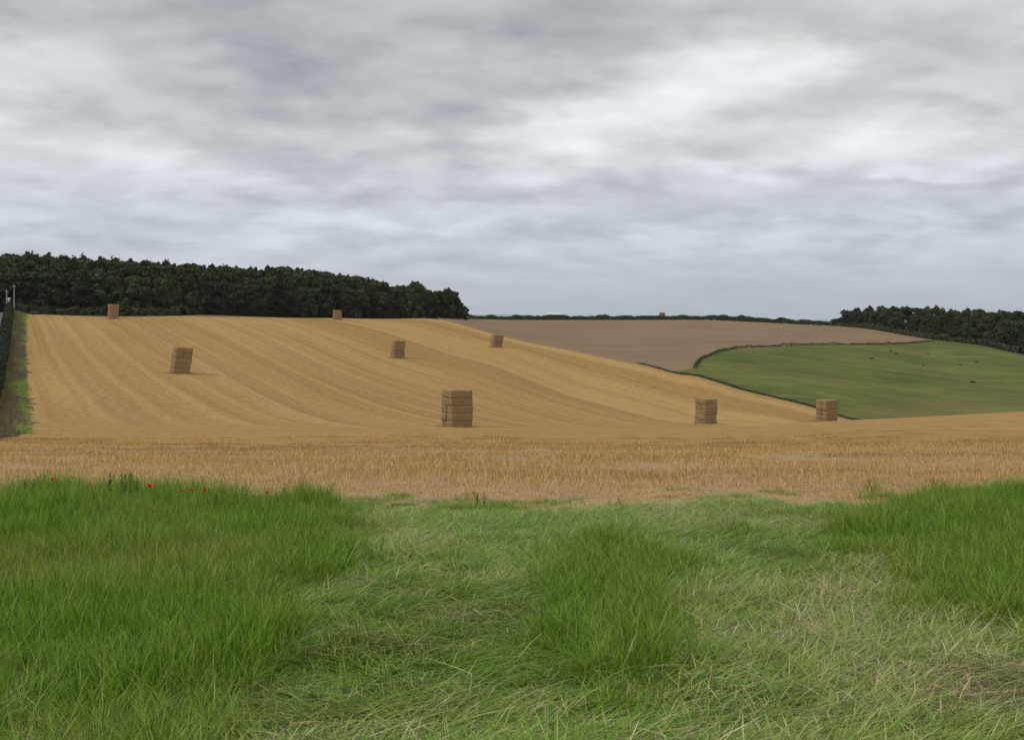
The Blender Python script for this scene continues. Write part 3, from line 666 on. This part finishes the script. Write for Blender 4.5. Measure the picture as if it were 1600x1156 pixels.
rv = [(-2.2, -2.2, top - 1.3), (2.2, -2.2, top - 1.3), (1.2, 0, top), (-1.2, 0, top), (-2.2, 2.2, top - 1.3), (2.2, 2.2, top - 1.3)]
link('roof', mesh_np('roof', rv, [0, 1, 2, 3, 3, 2, 5, 4, 0, 3, 4, 1, 5, 2], [4, 4, 3, 3], [flat('slate', (.12, .14, .16), (.2, .22, .24))]), r)

# ---------------------------------------------------------------- scattering (for what nobody could count)
def source_collection(name, meshes):
    c = bpy.data.collections.new(name)
    for i, me in enumerate(meshes):
        o = bpy.data.objects.new(f'{name}_{i:02d}', me); c.objects.link(o)
    return c
def scatter(name, pts, rot, scl, idx, tint, coll, label, cat=None):
    me = bpy.data.meshes.new(name); n = len(pts); me.vertices.add(n); me.vertices.foreach_set('co', np.asarray(pts, np.float32).ravel())
    for nm, ty, dat, f in (('rot', 'FLOAT_VECTOR', rot, 'vector'), ('scl', 'FLOAT_VECTOR', scl, 'vector'), ('vi', 'INT', idx, 'value'), ('tint', 'FLOAT', tint, 'value')):
        a = me.attributes.new(nm, ty, 'POINT'); a.data.foreach_set(f, np.asarray(dat, np.int32 if ty == 'INT' else np.float32).ravel())
    o = link(name, me); g = bpy.data.node_groups.new(name, 'GeometryNodeTree')
    g.interface.new_socket('Geometry', in_out='INPUT', socket_type='NodeSocketGeometry'); g.interface.new_socket('Geometry', in_out='OUTPUT', socket_type='NodeSocketGeometry')
    N = g.nodes; Lk = g.links; gi = N.new('NodeGroupInput'); go = N.new('NodeGroupOutput'); ip = N.new('GeometryNodeInstanceOnPoints'); ci = N.new('GeometryNodeCollectionInfo')
    ci.inputs['Collection'].default_value = coll; ci.inputs['Separate Children'].default_value = True; ci.inputs['Reset Children'].default_value = True
    def na(nm, ty):
        x = N.new('GeometryNodeInputNamedAttribute'); x.data_type = ty; x.inputs['Name'].default_value = nm; return x.outputs['Attribute']
    Lk.new(gi.outputs[0], ip.inputs['Points']); Lk.new(ci.outputs[0], ip.inputs['Instance']); ip.inputs['Pick Instance'].default_value = True
    Lk.new(na('vi', 'INT'), ip.inputs['Instance Index']); Lk.new(na('scl', 'FLOAT_VECTOR'), ip.inputs['Scale'])
    e2r = N.new('FunctionNodeEulerToRotation'); Lk.new(na('rot', 'FLOAT_VECTOR'), e2r.inputs[0]); Lk.new(e2r.outputs[0], ip.inputs['Rotation'])
    Lk.new(ip.outputs[0], go.inputs[0])
    md = o.modifiers.new('scatter', 'NODES'); md.node_group = g
    return tag(o, label, cat, kind='stuff')

def blade_material(name, ramp, trans=.35, rough=.5):
    """ramp: colours for per-blade random 0..1; tint (instance) shifts toward last two"""
    m = bpy.data.materials.new(name); m.use_nodes = True; t = NT(m.node_tree)
    o = t.new('ShaderNodeOutputMaterial'); p = t.new('ShaderNodeBsdfPrincipled'); tr = t.new('ShaderNodeBsdfTranslucent'); mx = t.new('ShaderNodeMixShader')
    p.inputs['Roughness'].default_value = rough; p.inputs['Specular IOR Level'].default_value = .16
    rnd = t.attr('rnd'); tint = t.attr('tint', 'INSTANCER')
    cr = t.new('ShaderNodeValToRGB'); t.put(cr.inputs[0], rnd); el = cr.color_ramp.elements
    for i, (ps, c) in enumerate(ramp[0]):
        e = el[i] if i < 2 else el.new(ps); e.position = ps; e.color = (*c, 1)
    cr2 = t.new('ShaderNodeValToRGB'); t.put(cr2.inputs[0], rnd); el = cr2.color_ramp.elements
    for i, (ps, c) in enumerate(ramp[1]):
        e = el[i] if i < 2 else el.new(ps); e.position = ps; e.color = (*c, 1)
    c = t.mix(tint, cr.outputs[0], cr2.outputs[0])
    t.put(p.inputs['Base Color'], c); t.put(tr.inputs[0], c); mx.inputs[0].default_value = trans
    t.l.new(p.outputs[0], mx.inputs[1]); t.l.new(tr.outputs[0], mx.inputs[2]); t.l.new(mx.outputs[0], o.inputs[0])
    return m
# tint 0 fresh green .. 1 yellowing / dry
GRASS = blade_material('grass_blades', ([(0, (.034, .095, .005)), (1, (.40, .45, .14)), (.35, (.110, .228, .010)), (.75, (.205, .355, .024)), (.93, (.30, .42, .07))],
                                        [(0, (.08, .13, .010)), (1, (.50, .44, .20)), (.4, (.18, .28, .022)), (.75, (.29, .36, .06))]), .4, .38)
LAIDM = blade_material('laid_blades', ([(0, (.042, .11, .008)), (1, (.44, .48, .18)), (.35, (.13, .262, .014)), (.75, (.225, .39, .032)), (.93, (.32, .44, .085))],
                                        [(0, (.12, .16, .03)), (1, (.66, .58, .34)), (.4, (.27, .34, .07)), (.75, (.42, .46, .16))]), .4, .4)
PALE = blade_material('pale_straw', ([(0, (.16, .12, .06)), (1, (.80, .67, .44)), (.5, (.40, .30, .16)), (.85, (.58, .46, .28))], [(0, (.12, .10, .06)), (1, (.60, .50, .34)), (.5, (.28, .22, .14)), (.85, (.42, .34, .22))]), .2, .6)
DRY = blade_material('dry_straw', ([(0, (.25, .13, .035)), (1, (.92, .70, .38)), (.5, (.52, .32, .095)), (.85, (.70, .48, .19))], [(0, (.14, .075, .025)), (1, (.75, .54, .28)), (.5, (.32, .185, .065)), (.85, (.48, .31, .12))]), .25, .55)

def blades(rng, n, spread, h0, h1, w0, w1, bend0, bend1, lean=.25, seg=5, flow=None, z0=0.0, curl=1.6):
    """n tapering blades; bend = total turn in radians from upright at base to tip"""
    k = np.arange(seg + 1) / seg
    az = rng.uniform(0, 2 * np.pi, n) if flow is None else flow[0] + rng.normal(0, flow[1], n)
    L_ = rng.uniform(h0, h1, n); w_ = rng.uniform(w0, w1, n); bend = rng.uniform(bend0, bend1, n); tilt0 = np.abs(rng.normal(0, lean, n))
    r = spread * np.sqrt(rng.random(n)); a = rng.uniform(0, 2 * np.pi, n); bx = r * np.cos(a); by = r * np.sin(a)
    ang = tilt0[:, None] + bend[:, None] * k[None, :] ** curl
    st = L_[:, None] / seg
    hx = np.concatenate([np.zeros((n, 1)), np.cumsum(np.sin(ang[:, :-1]) * st, 1)], 1); hz_ = np.concatenate([np.zeros((n, 1)), np.cumsum(np.cos(ang[:, :-1]) * st, 1)], 1)
    tw = rng.normal(0, .5, (n, 1)) * k[None, :] * .35
    X = bx[:, None] + np.cos(az)[:, None] * hx - np.sin(az)[:, None] * tw * L_[:, None]; Y = by[:, None] + np.sin(az)[:, None] * hx + np.cos(az)[:, None] * tw * L_[:, None]
    Z = z0 + hz_ - .02
    fa = az + rng.normal(np.pi / 2, .5, n); wx = np.cos(fa)[:, None] * w_[:, None] * .5; wy = np.sin(fa)[:, None] * w_[:, None] * .5
    prof = np.minimum(1, (1 - k) * 2.2 + .06)[None, :]
    A = np.stack([X - wx * prof, Y - wy * prof, Z], -1); B = np.stack([X + wx * prof, Y + wy * prof, Z], -1)
    V = np.stack([A, B], 2).reshape(n, -1, 3)
    base = (np.arange(n) * 2 * (seg + 1))[:, None, None]; s_ = np.arange(seg)[None, :, None] * 2
    Fq = (base + s_ + np.array([0, 1, 3, 2])[None, None, :]).reshape(-1)
    rn = np.repeat(rng.random(n), 2 * (seg + 1))
    return V.reshape(-1, 3), Fq, rn, n * seg
def pack(name, parts, mat):
    V = []; Fq = []; R_ = []; o = 0; nq = 0
    for v, f, r, c in parts: V.append(v); Fq.append(f + o); R_.append(r); o += len(v); nq += c
    return mesh_np(name, np.concatenate(V), np.concatenate(Fq), np.full(nq, 4), [mat], True, {'rnd': np.concatenate(R_)})
TALL = []; 
for i in range(9):
    rng = np.random.default_rng(200 + i)
    TALL.append(pack('tall', [blades(rng, 44, .17, .30, .68, .005, .0105, .15, 1.2), blades(rng, 24, .19, .18, .45, .005, .010, .5, 2.4), blades(rng, 9, .18, .4, .78, .004, .008, 1.0, 2.6, .2, 6)] +
                     ([blades(rng, 2, .15, .65, .85, .003, .004, .1, .5, .12)] if i % 3 == 0 else []), GRASS))
for i in range(3):
    rng = np.random.default_rng(260 + i)
    v, f, rn, c = blades(rng, 9, .10, .14, .34, .016, .034, .4, 1.9, .3, 5); sv, sf, srn, sc2 = blades(rng, 2, .16, .5, .85, .005, .008, .1, .7, .15, 5)
    TALL.append(pack('tall', [blades(rng, 34, .19, .2, .55, .005, .010, .3, 1.8), (v, f, rn * .3 + .3, c), (sv, sf, srn * .05 + .95, sc2)], GRASS))
LAID = []
for i in range(7):
    rng = np.random.default_rng(300 + i)
    LAID.append(pack('laid', [blades(rng, 24, .24, .22, .52, .005, .011, 1.1, 1.6, .2, 6, (0, .8), 0, .25), blades(rng, 12, .24, .22, .45, .005, .010, 1.3, 1.75, .15, 6, (.5, .9), .05, .2), blades(rng, 14, .24, .15, .36, .004, .009, .9, 2.1, .35, 5, (0, 2.2), .02, .6), blades(rng, 14, .24, .08, .24, .004, .008, .3, 1.5)], LAIDM))
SHORT = []
for i in range(5):
    rng = np.random.default_rng(400 + i); SHORT.append(pack('short', [blades(rng, 52, .26, .06, .18, .004, .008, .4, 1.9, .4, 4)], GRASS))
STRAWS = []
for i in range(5):
    rng = np.random.default_rng(500 + i); STRAWS.append(pack('straws', [blades(rng, 20, .3, .12, .42, .004, .007, 1.35, 1.62, .06, 4, None, .05, .05), blades(rng, 8, .3, .15, .4, .003, .006, 1.1, 1.7, .3, 5, None, 0, .3)], PALE))
# verge plan: tall stands and the laid, walked-down grass between them
def tallness(px, py_ground, x, y):
    """0 laid .. 1 tall, by place on the verge"""
    wv = (grid_noise(x * .9, y * .9, 31) - .5)
    t1 = np.clip((np.interp(py_ground, [760, 800, 860, 950, 1066, 1180], [555, 560, 560, 500, 420, 380]) - px + 25 + wv * 220) / 100, 0, 1)
    cxm = np.interp(py_ground, [820, 880, 960, 1066, 1180], [960, 960, 950, 960, 960]); hw = np.interp(py_ground, [830, 860, 920, 1010, 1066, 1180], [40, 130, 160, 135, 100, 80])
    t2 = np.clip((hw - np.abs(px - cxm) + wv * 190) / 80, 0, 1) * np.clip((py_ground - 832) / 18, 0, 1)
    lb = np.interp(py_ground, [770, 800, 850, 900, 980, 1020], [1280, 1290, 1270, 1275, 1420, 1700]); t3 = np.clip((px - lb + wv * 220) / 110, 0, 1) * np.clip((1030 - py_ground) / 30, 0, 1)
    return t1, t2, t3
def verge_points(n, y0, y1):
    y = np.sqrt(RNG.uniform(y0 ** 2, y1 ** 2, n)); x = RNG.uniform(-.50, .50, n) * y * 1.12
    return x, y
def ppy(x, y):
    z = height(x, y, False) - EYE; return x / y * F + 800, HZ - z / y * F
x, y = verge_points(26000, 6.0, 26.5)
keep = y < verge_line(x) - .15 + RNG.exponential(.8, len(x)) * (grid_noise(x * .6, y * .8, 15) > .42); x = x[keep]; y = y[keep]
px, py = ppy(x, y); t1, t2, t3 = tallness(px, py, x, y); T = np.maximum.reduce([t1, t2, t3]); r = RNG.random(len(x))
n1 = grid_noise(x * .55, y * .55, 41); n2 = grid_noise(x * 1.7, y * 1.7, 43)
dryz = np.clip(np.exp(-(((px - 1265) / 75) ** 2 + ((py - 1015) / 36) ** 2)) * .85 + np.exp(-(((px - 1510) / 150) ** 2 + ((py - 1090) / 42) ** 2)) * 1.0 + .35 * np.exp(-(((px - 1330) / 50) ** 2 + ((py - 935) / 30) ** 2)), 0, 1)
T = np.maximum(T, .42 * (n1 > .47) * (n2 > .5)); tall = (r < T) & (RNG.random(len(x)) > dryz * .9) & (RNG.random(len(x)) < np.clip(.35 + T, 0, 1) * .55)
def do_scatter(name, mask, meshes, hs, label, tint, flow=None, wide=1.0, cat=None, lift=0.0):
    X = x[mask]; Y = y[mask]; n = len(X)
    Z = height(X, Y) + lift
    rz = RNG.uniform(0, 6.28, n) if flow is None else flow[mask]
    rot = np.stack([RNG.normal(0, .08, n), RNG.normal(0, .08, n), rz], -1)
    s = hs[mask] if not np.isscalar(hs) else np.full(n, hs); s = s * RNG.uniform(.8, 1.18, n)
    sc_ = np.stack([np.full(n, wide) * RNG.uniform(.9, 1.2, n)] * 2 + [s], -1)
    print(name, n)
    return scatter(name, np.stack([X, Y, Z], -1), rot, sc_, RNG.integers(0, len(meshes), n), np.clip(tint[mask] if not np.isscalar(tint) else np.full(n, tint), 0, 1), source_collection(name + '_source', meshes), label, cat)
hgt = (.62 + .55 * n1 + .55 * (n2 - .5)) * np.where(t3 > t1, .8, 1.0) * np.where((t2 >= t1) & (t2 >= t3), .72, 1) * np.interp(y, [6, 8, 11, 30], [.45, .7, 1, 1]) * (.38 + .62 * T)
tn = np.clip((grid_noise(x * .5, y * .5, 51) - .45) * 1.9 + RNG.normal(0, .12, len(x)) + np.interp(y, [10, 16, 24], [.0, .12, .12]), 0, 1)
do_scatter('tall_grass', tall, TALL, hgt, 'tall lush green grass standing in clumps along the verge', tn, cat='grass')
flow = (grid_noise(x * .40, y * .30, 61) - .5) * 9.0 + .2 + RNG.normal(0, .35, len(x))
laid = (~tall) & (RNG.random(len(x)) < .62 * (1 - dryz * .75)) & (T < .95)
do_scatter('laid_grass', laid, LAID, (.55 + .7 * n2) * np.interp(y, [15, 20, 22.5], [1, .8, .5]), 'flattened green grass lying in swirls between the tall clumps', np.clip(tn * .8 + .08 + dryz * .6, 0, 1), flow, 1.1, cat='grass')
sh = (RNG.random(len(x)) < np.where(T > .6, .3, .7)) & (dryz < .85)
do_scatter('short_grass', sh, SHORT, np.interp(y, [14, 22], [1.0, .5]), 'short green undergrowth grass at the base of the verge', np.clip(tn + .1 + dryz * .6, 0, 1), None, 1.1, cat='grass')
ds = (RNG.random(len(x)) < .03 + .40 * dryz + .10 * (1 - T) * (n1 > .62))
do_scatter('dry_straw', ds, STRAWS, 1.0, 'pale dry straw littering the worn patches of the verge', RNG.random(len(x)) * .7, None, 1.1, cat='straw', lift=.03)

# stubble stalks on the near part of the field
STUB = []
for i in range(6):
    rng = np.random.default_rng(600 + i); parts = []
    for rr in range(8):
        k = 22; yy = -.5 + (rr + .5) / 8
        v, f, r_, c = blades(rng, k, .0, .05, .13, .005, .010, 0, .3, .3, 2); off = np.repeat(np.stack([rng.uniform(-.55, .55, k), yy + rng.normal(0, .022, k), np.zeros(k)], -1), 6, 0)
        parts.append((v + off, f, r_, c))
    k = 46; v, f, r_, c = blades(rng, k, .6, .08, .26, .005, .009, 1.2, 1.6, .1, 2, None, .04, .1); parts.append((v, f, r_, c))
    STUB.append(pack('stubble', parts, DRY))
gx, gy = np.meshgrid(np.arange(-52, 52, 1.0), np.arange(20, 96, 1.0)); x = gx.ravel() + RNG.uniform(-.06, .06, gx.size); y = gy.ravel() + RNG.uniform(-.03, .03, gx.size)
keep = (np.abs(x) < .48 * y + 3) & (y > verge_line(x) + .1) & (x + .3956 * y + 3.4 * np.clip((80 - y) / 34, 0, 1) > 0.2) & (RNG.random(len(x)) < np.interp(y, [44, 70], [1, 0]))
bare = np.exp(-(((x + 1.0) / 2.4) ** 2 + ((y - 23.2) / 1.5) ** 2)); keep &= (RNG.random(len(x)) > bare * .9) & (grid_noise(x * .22, y * .5, 77) > .33) & (RNG.random(len(x)) < .3 + (y - verge_line(x)) / 2.0)
x = x[keep]; y = y[keep]; nn = len(x); Z = height(x, y)
tl = height(x + .5, y) - height(x - .5, y); tf = height(x, y + .5) - height(x, y - .5)
bnd = grid_noise(x * .09, y * .75, 71); hs = (.25 + 1.35 * np.clip((bnd - .22) * 1.7, 0, 1)) * np.interp(y, [23, 27, 34, 95], [.55, .9, 1.1, .9])
rot = np.stack([np.arctan(tf), -np.arctan(tl), np.where(RNG.random(nn) < .5, 0, np.pi) + RNG.normal(0, .03, nn)], -1)
rot[:, 0] = np.where(np.abs(rot[:, 2]) > 1.5, -rot[:, 0], rot[:, 0]); rot[:, 1] = np.where(np.abs(rot[:, 2]) > 1.5, -rot[:, 1], rot[:, 1])
tn2 = np.clip((grid_noise(x * .09, y * .55, 73) - .45) * 3.4 + RNG.normal(0, .1, nn) - np.interp(y, [23, 28], [.4, 0]), 0, 1)
print('stubble', nn)
scatter('cut_stubble', np.stack([x, y, Z], -1), rot, np.stack([np.full(nn, 1.0), np.full(nn, 1.0), hs], -1), RNG.integers(0, 6, nn), tn2, source_collection('stubble_source', STUB), 'golden cut stubble stalks standing in rows on the near field', 'stubble')

xs = []; ys = []  # straw added round each stack's foot to stand in for contact shade
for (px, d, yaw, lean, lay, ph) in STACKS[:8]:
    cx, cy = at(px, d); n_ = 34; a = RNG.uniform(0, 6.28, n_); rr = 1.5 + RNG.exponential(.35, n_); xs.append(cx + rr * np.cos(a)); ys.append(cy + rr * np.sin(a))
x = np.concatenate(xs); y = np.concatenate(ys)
do_scatter('contact_shade_straw', np.ones(len(x), bool), [pack('ls', [blades(np.random.default_rng(740 + i), 22, .45, .12, .4, .015, .03, 1.2, 1.6, .1, 3, None, .05, .2)], DRY) for i in range(3)], .8, 'loose straw added as contact shade round the feet of the bale stacks', .5, None, 1.2, cat='straw')
# weeds creeping onto the bare strip, and the dry verge under the left hedge
x = RNG.normal(-1.4, 1.8, 420); y = RNG.normal(22.8, .8, 420); keep = (grid_noise(x * .8, y * 1.2, 81) > .46) & (y > 21); x = x[keep]; y = y[keep]
m_ = np.ones(len(x), bool); do_scatter('low_weeds', m_, SHORT, .75, 'low green weeds creeping over the bare strip beside the stubble', .25, None, .9, cat='weeds')
VDRY = blade_material('verge_straw', ([(0, (.07, .065, .03)), (1, (.34, .25, .15)), (.5, (.15, .115, .06))], [(0, (.06, .07, .025)), (1, (.30, .24, .15)), (.5, (.12, .105, .055))]), .2, .6)
k = 7000; y = np.sqrt(RNG.uniform(26 ** 2, 385 ** 2, k)); vv = RNG.uniform(-3.3, .1, k) + RNG.exponential(.25, k) * (RNG.random(k) < .5); x = -.3956 * y + vv - 3.4 * np.clip((80 - y) / 34, 0, 1)
pn = grid_noise(y * .11, vv * .8, 91); green = (pn + RNG.normal(0, .05, k) > .64) | ((vv > -.6) & (pn > .50)); green &= (y > 75)
hv_ = np.interp(vv, [-3.3, -1.2, .15], [1.5, 1.05, .35]) * (.55 + .9 * grid_noise(y * .3, vv, 93))
for nm, mk, mat, tt, lab in (('verge_grass', green, GRASS, .6, 'rank green grass along the foot of the roadside hedge'), ('dry_verge_grass', ~green, VDRY, .5, 'dry pinkish brown seeding grass at the foot of the roadside hedge')):
    do_scatter(nm, mk, [pack('vg', [blades(np.random.default_rng(700 + i), 40, .35, .4, 1.0, .018, .035, .2, 1.3, .3, 4)], mat) for i in range(4)], hv_, lab, np.clip(tt + RNG.normal(0, .18, k), 0, 1), None, 1.3, cat='grass')

# ---------------------------------------------------------------- poppies and weeds standing above the grass
RED = flat('poppy_petal', (0.62, 0.02, 0.012), (0.75, 0.05, 0.02), .5); STEM = flat('green_stem', (0.05, 0.10, 0.025), (0.09, 0.15, 0.04)); BLACKC = flat('poppy_eye', (.02, .015, .02), (.03, .02, .03))
def poppy(px, topy, d, size, label):
    X, Y = at(px, d); g = H(X, Y); h = (HZ - topy) / F * d + EYE - g; r = empt('poppy', X, Y, label, 'poppy', 'poppies at the top of the left verge grass')
    link('stem', simple('stem', STEM, tubes=[tube([(0, 0, 0), (.03, 0, h * .5), (0, 0, h)], [.004, .003, .003], 5)]), r)
    V = []; Ff = []; Lt = []; 
    for q in range(4):
        a0 = q * math.pi / 2; o = len(V)
        for i in range(5):
            rr = size * (.08 + i * .115)
            for j in range(5):
                a = a0 + (j - 2) * .28; V.append((rr * math.cos(a), rr * math.sin(a), h + (i / 4) ** 2 * size * .5 * (1 - .15 * abs(j - 2)) + .004 * (q % 2) + random.uniform(-.05, .05) * size))
        for i in range(4):
            for j in range(4): Ff += [o + i * 5 + j, o + i * 5 + j + 1, o + i * 5 + j + 6, o + i * 5 + j + 5]; Lt.append(4)
    f = link('petals', mesh_np('petals', V, Ff, Lt, [RED], True), r)
    link('seed_pod', simple('seed_pod', BLACKC, tubes=[tube([(0, 0, h), (0, 0, h + size * .12), (0, 0, h + size * .2)], [size * .05, size * .11, size * .08], 7)]), r)
for a in ((83, 746, 21.5, .09, 'red poppy furthest left, alone above the verge grass'), (235, 757, 21, .125, 'largest brightest red poppy, beside the tall weeds'),
          (285, 763, 21.3, .085, 'left poppy of the three close together'), (300, 761, 21.5, .085, 'middle poppy of the three close together'),
          (321, 762, 21.4, .095, 'right poppy of the three close together'), (418, 766, 21.3, .085, 'red poppy furthest right, by the thin weeds')): poppy(*a)
def weed(px, topy, d, label, leafy=1.0, spread=1.0):
    X, Y = at(px, d); g = H(X, Y); h = max(.3, (HZ - topy) / F * d + EYE - g); r = empt('tall_weed', X, Y, label, 'weed', 'tall weeds above the verge grass', random.uniform(0, 6))
    lx, ly = random.uniform(-.04, .04), random.uniform(-.04, .04); rng = np.random.default_rng(int(px))
    tb = [tube([(0, 0, 0), (lx, ly, h * .5), (lx * 1.6, ly, h)], [.006, .005, .002], 5)]
    for k in range(5):
        z = h * random.uniform(.35, .8); a = random.uniform(0, 6.28); l = .16 * spread; tb.append(tube([(lx, ly, z), (lx + l * math.cos(a) * .5, ly + l * math.sin(a) * .5, z + l), (lx + l * math.cos(a), ly + l * math.sin(a), z + 2 * l)], [.004, .003, .001], 4))
    link('stem', simple('stem', STEM, tubes=tb), r)
    k = int(60 * leafy); zz = rng.uniform(.25, 1.0, k) * h; an = rng.uniform(0, 6.28, k); rr = rng.uniform(.01, .09, k) * spread * (1.25 - zz / h)
    pts = np.stack([lx + rr * np.cos(an), ly + rr * np.sin(an), zz], -1); v, rn = cards(pts, np.stack([np.cos(an), np.sin(an), an * 0 + .6], -1), .034, rng, .5)
    link('leaves', card_mesh('leaves', v, rn, WEEDLEAF), r)
WEEDLEAF = leaf_material('weed_leaves', (0.05, 0.11, 0.02), (0.10, 0.19, 0.04), (0.13, 0.19, 0.06))
WD = [(173, 731, 21.5, 'leftmost and tallest of the weeds left of the big poppy'), (188, 737, 21.8, 'upright weed second from left in the weed group'), (197, 736, 21.2, 'upright weed in the middle of the weed group'),
      (207, 735, 21.6, 'upright weed right of the middle of the weed group'), (219, 741, 21.4, 'shorter weed at the right of the group, beside the big poppy'), (50, 744, 21.2, 'weed poking up at the far left of the verge'), (38, 747, 21.8, 'short weed beside the far left one'),
      (365, 748, 21.9, 'thin pale weed right of the three poppies'), (378, 756, 21.5, 'short thin weed right of the three poppies'), (448, 752, 21.8, 'thin tall weed right of the last poppy'), (468, 757, 22.0, 'spindly branching weed before the stubble'), (508, 765, 22.3, 'small weed where the tall grass ends'),
      (746, 768, 22.6, 'taller green shoot standing alone on the bare strip'), (753, 773, 22.5, 'shorter green shoot beside the lone one on the bare strip')]
for a in WD: weed(a[0], a[1], a[2], a[3], 1.0 if a[0] < 340 else .5, 1.0 if a[0] < 340 else .5 if a[0] > 700 else 1.2)

# ---------------------------------------------------------------- air
m = bpy.data.materials.new('haze'); m.use_nodes = True; t = NT(m.node_tree)
o = t.new('ShaderNodeOutputMaterial'); pv = t.new('ShaderNodeVolumePrincipled'); t.l.new(pv.outputs[0], o.inputs['Volume'])
pv.inputs['Color'].default_value = (0.80, 0.89, 1.0, 1); pv.inputs['Density'].default_value = 0.00003
HZB = [(-41500, -41500), (41500, -41500), (41500, 41500), (-41500, 41500)]
hzv = [(a, b, EYE - 70) for a, b in HZB] + [(a, b, EYE + 60) for a, b in HZB]
tag(link('haze', mesh_np('haze', hzv, [3, 2, 1, 0, 4, 5, 6, 7, 0, 1, 5, 4, 1, 2, 6, 5, 2, 3, 7, 6, 3, 0, 4, 7], [4] * 6, [m])), kind='stuff')
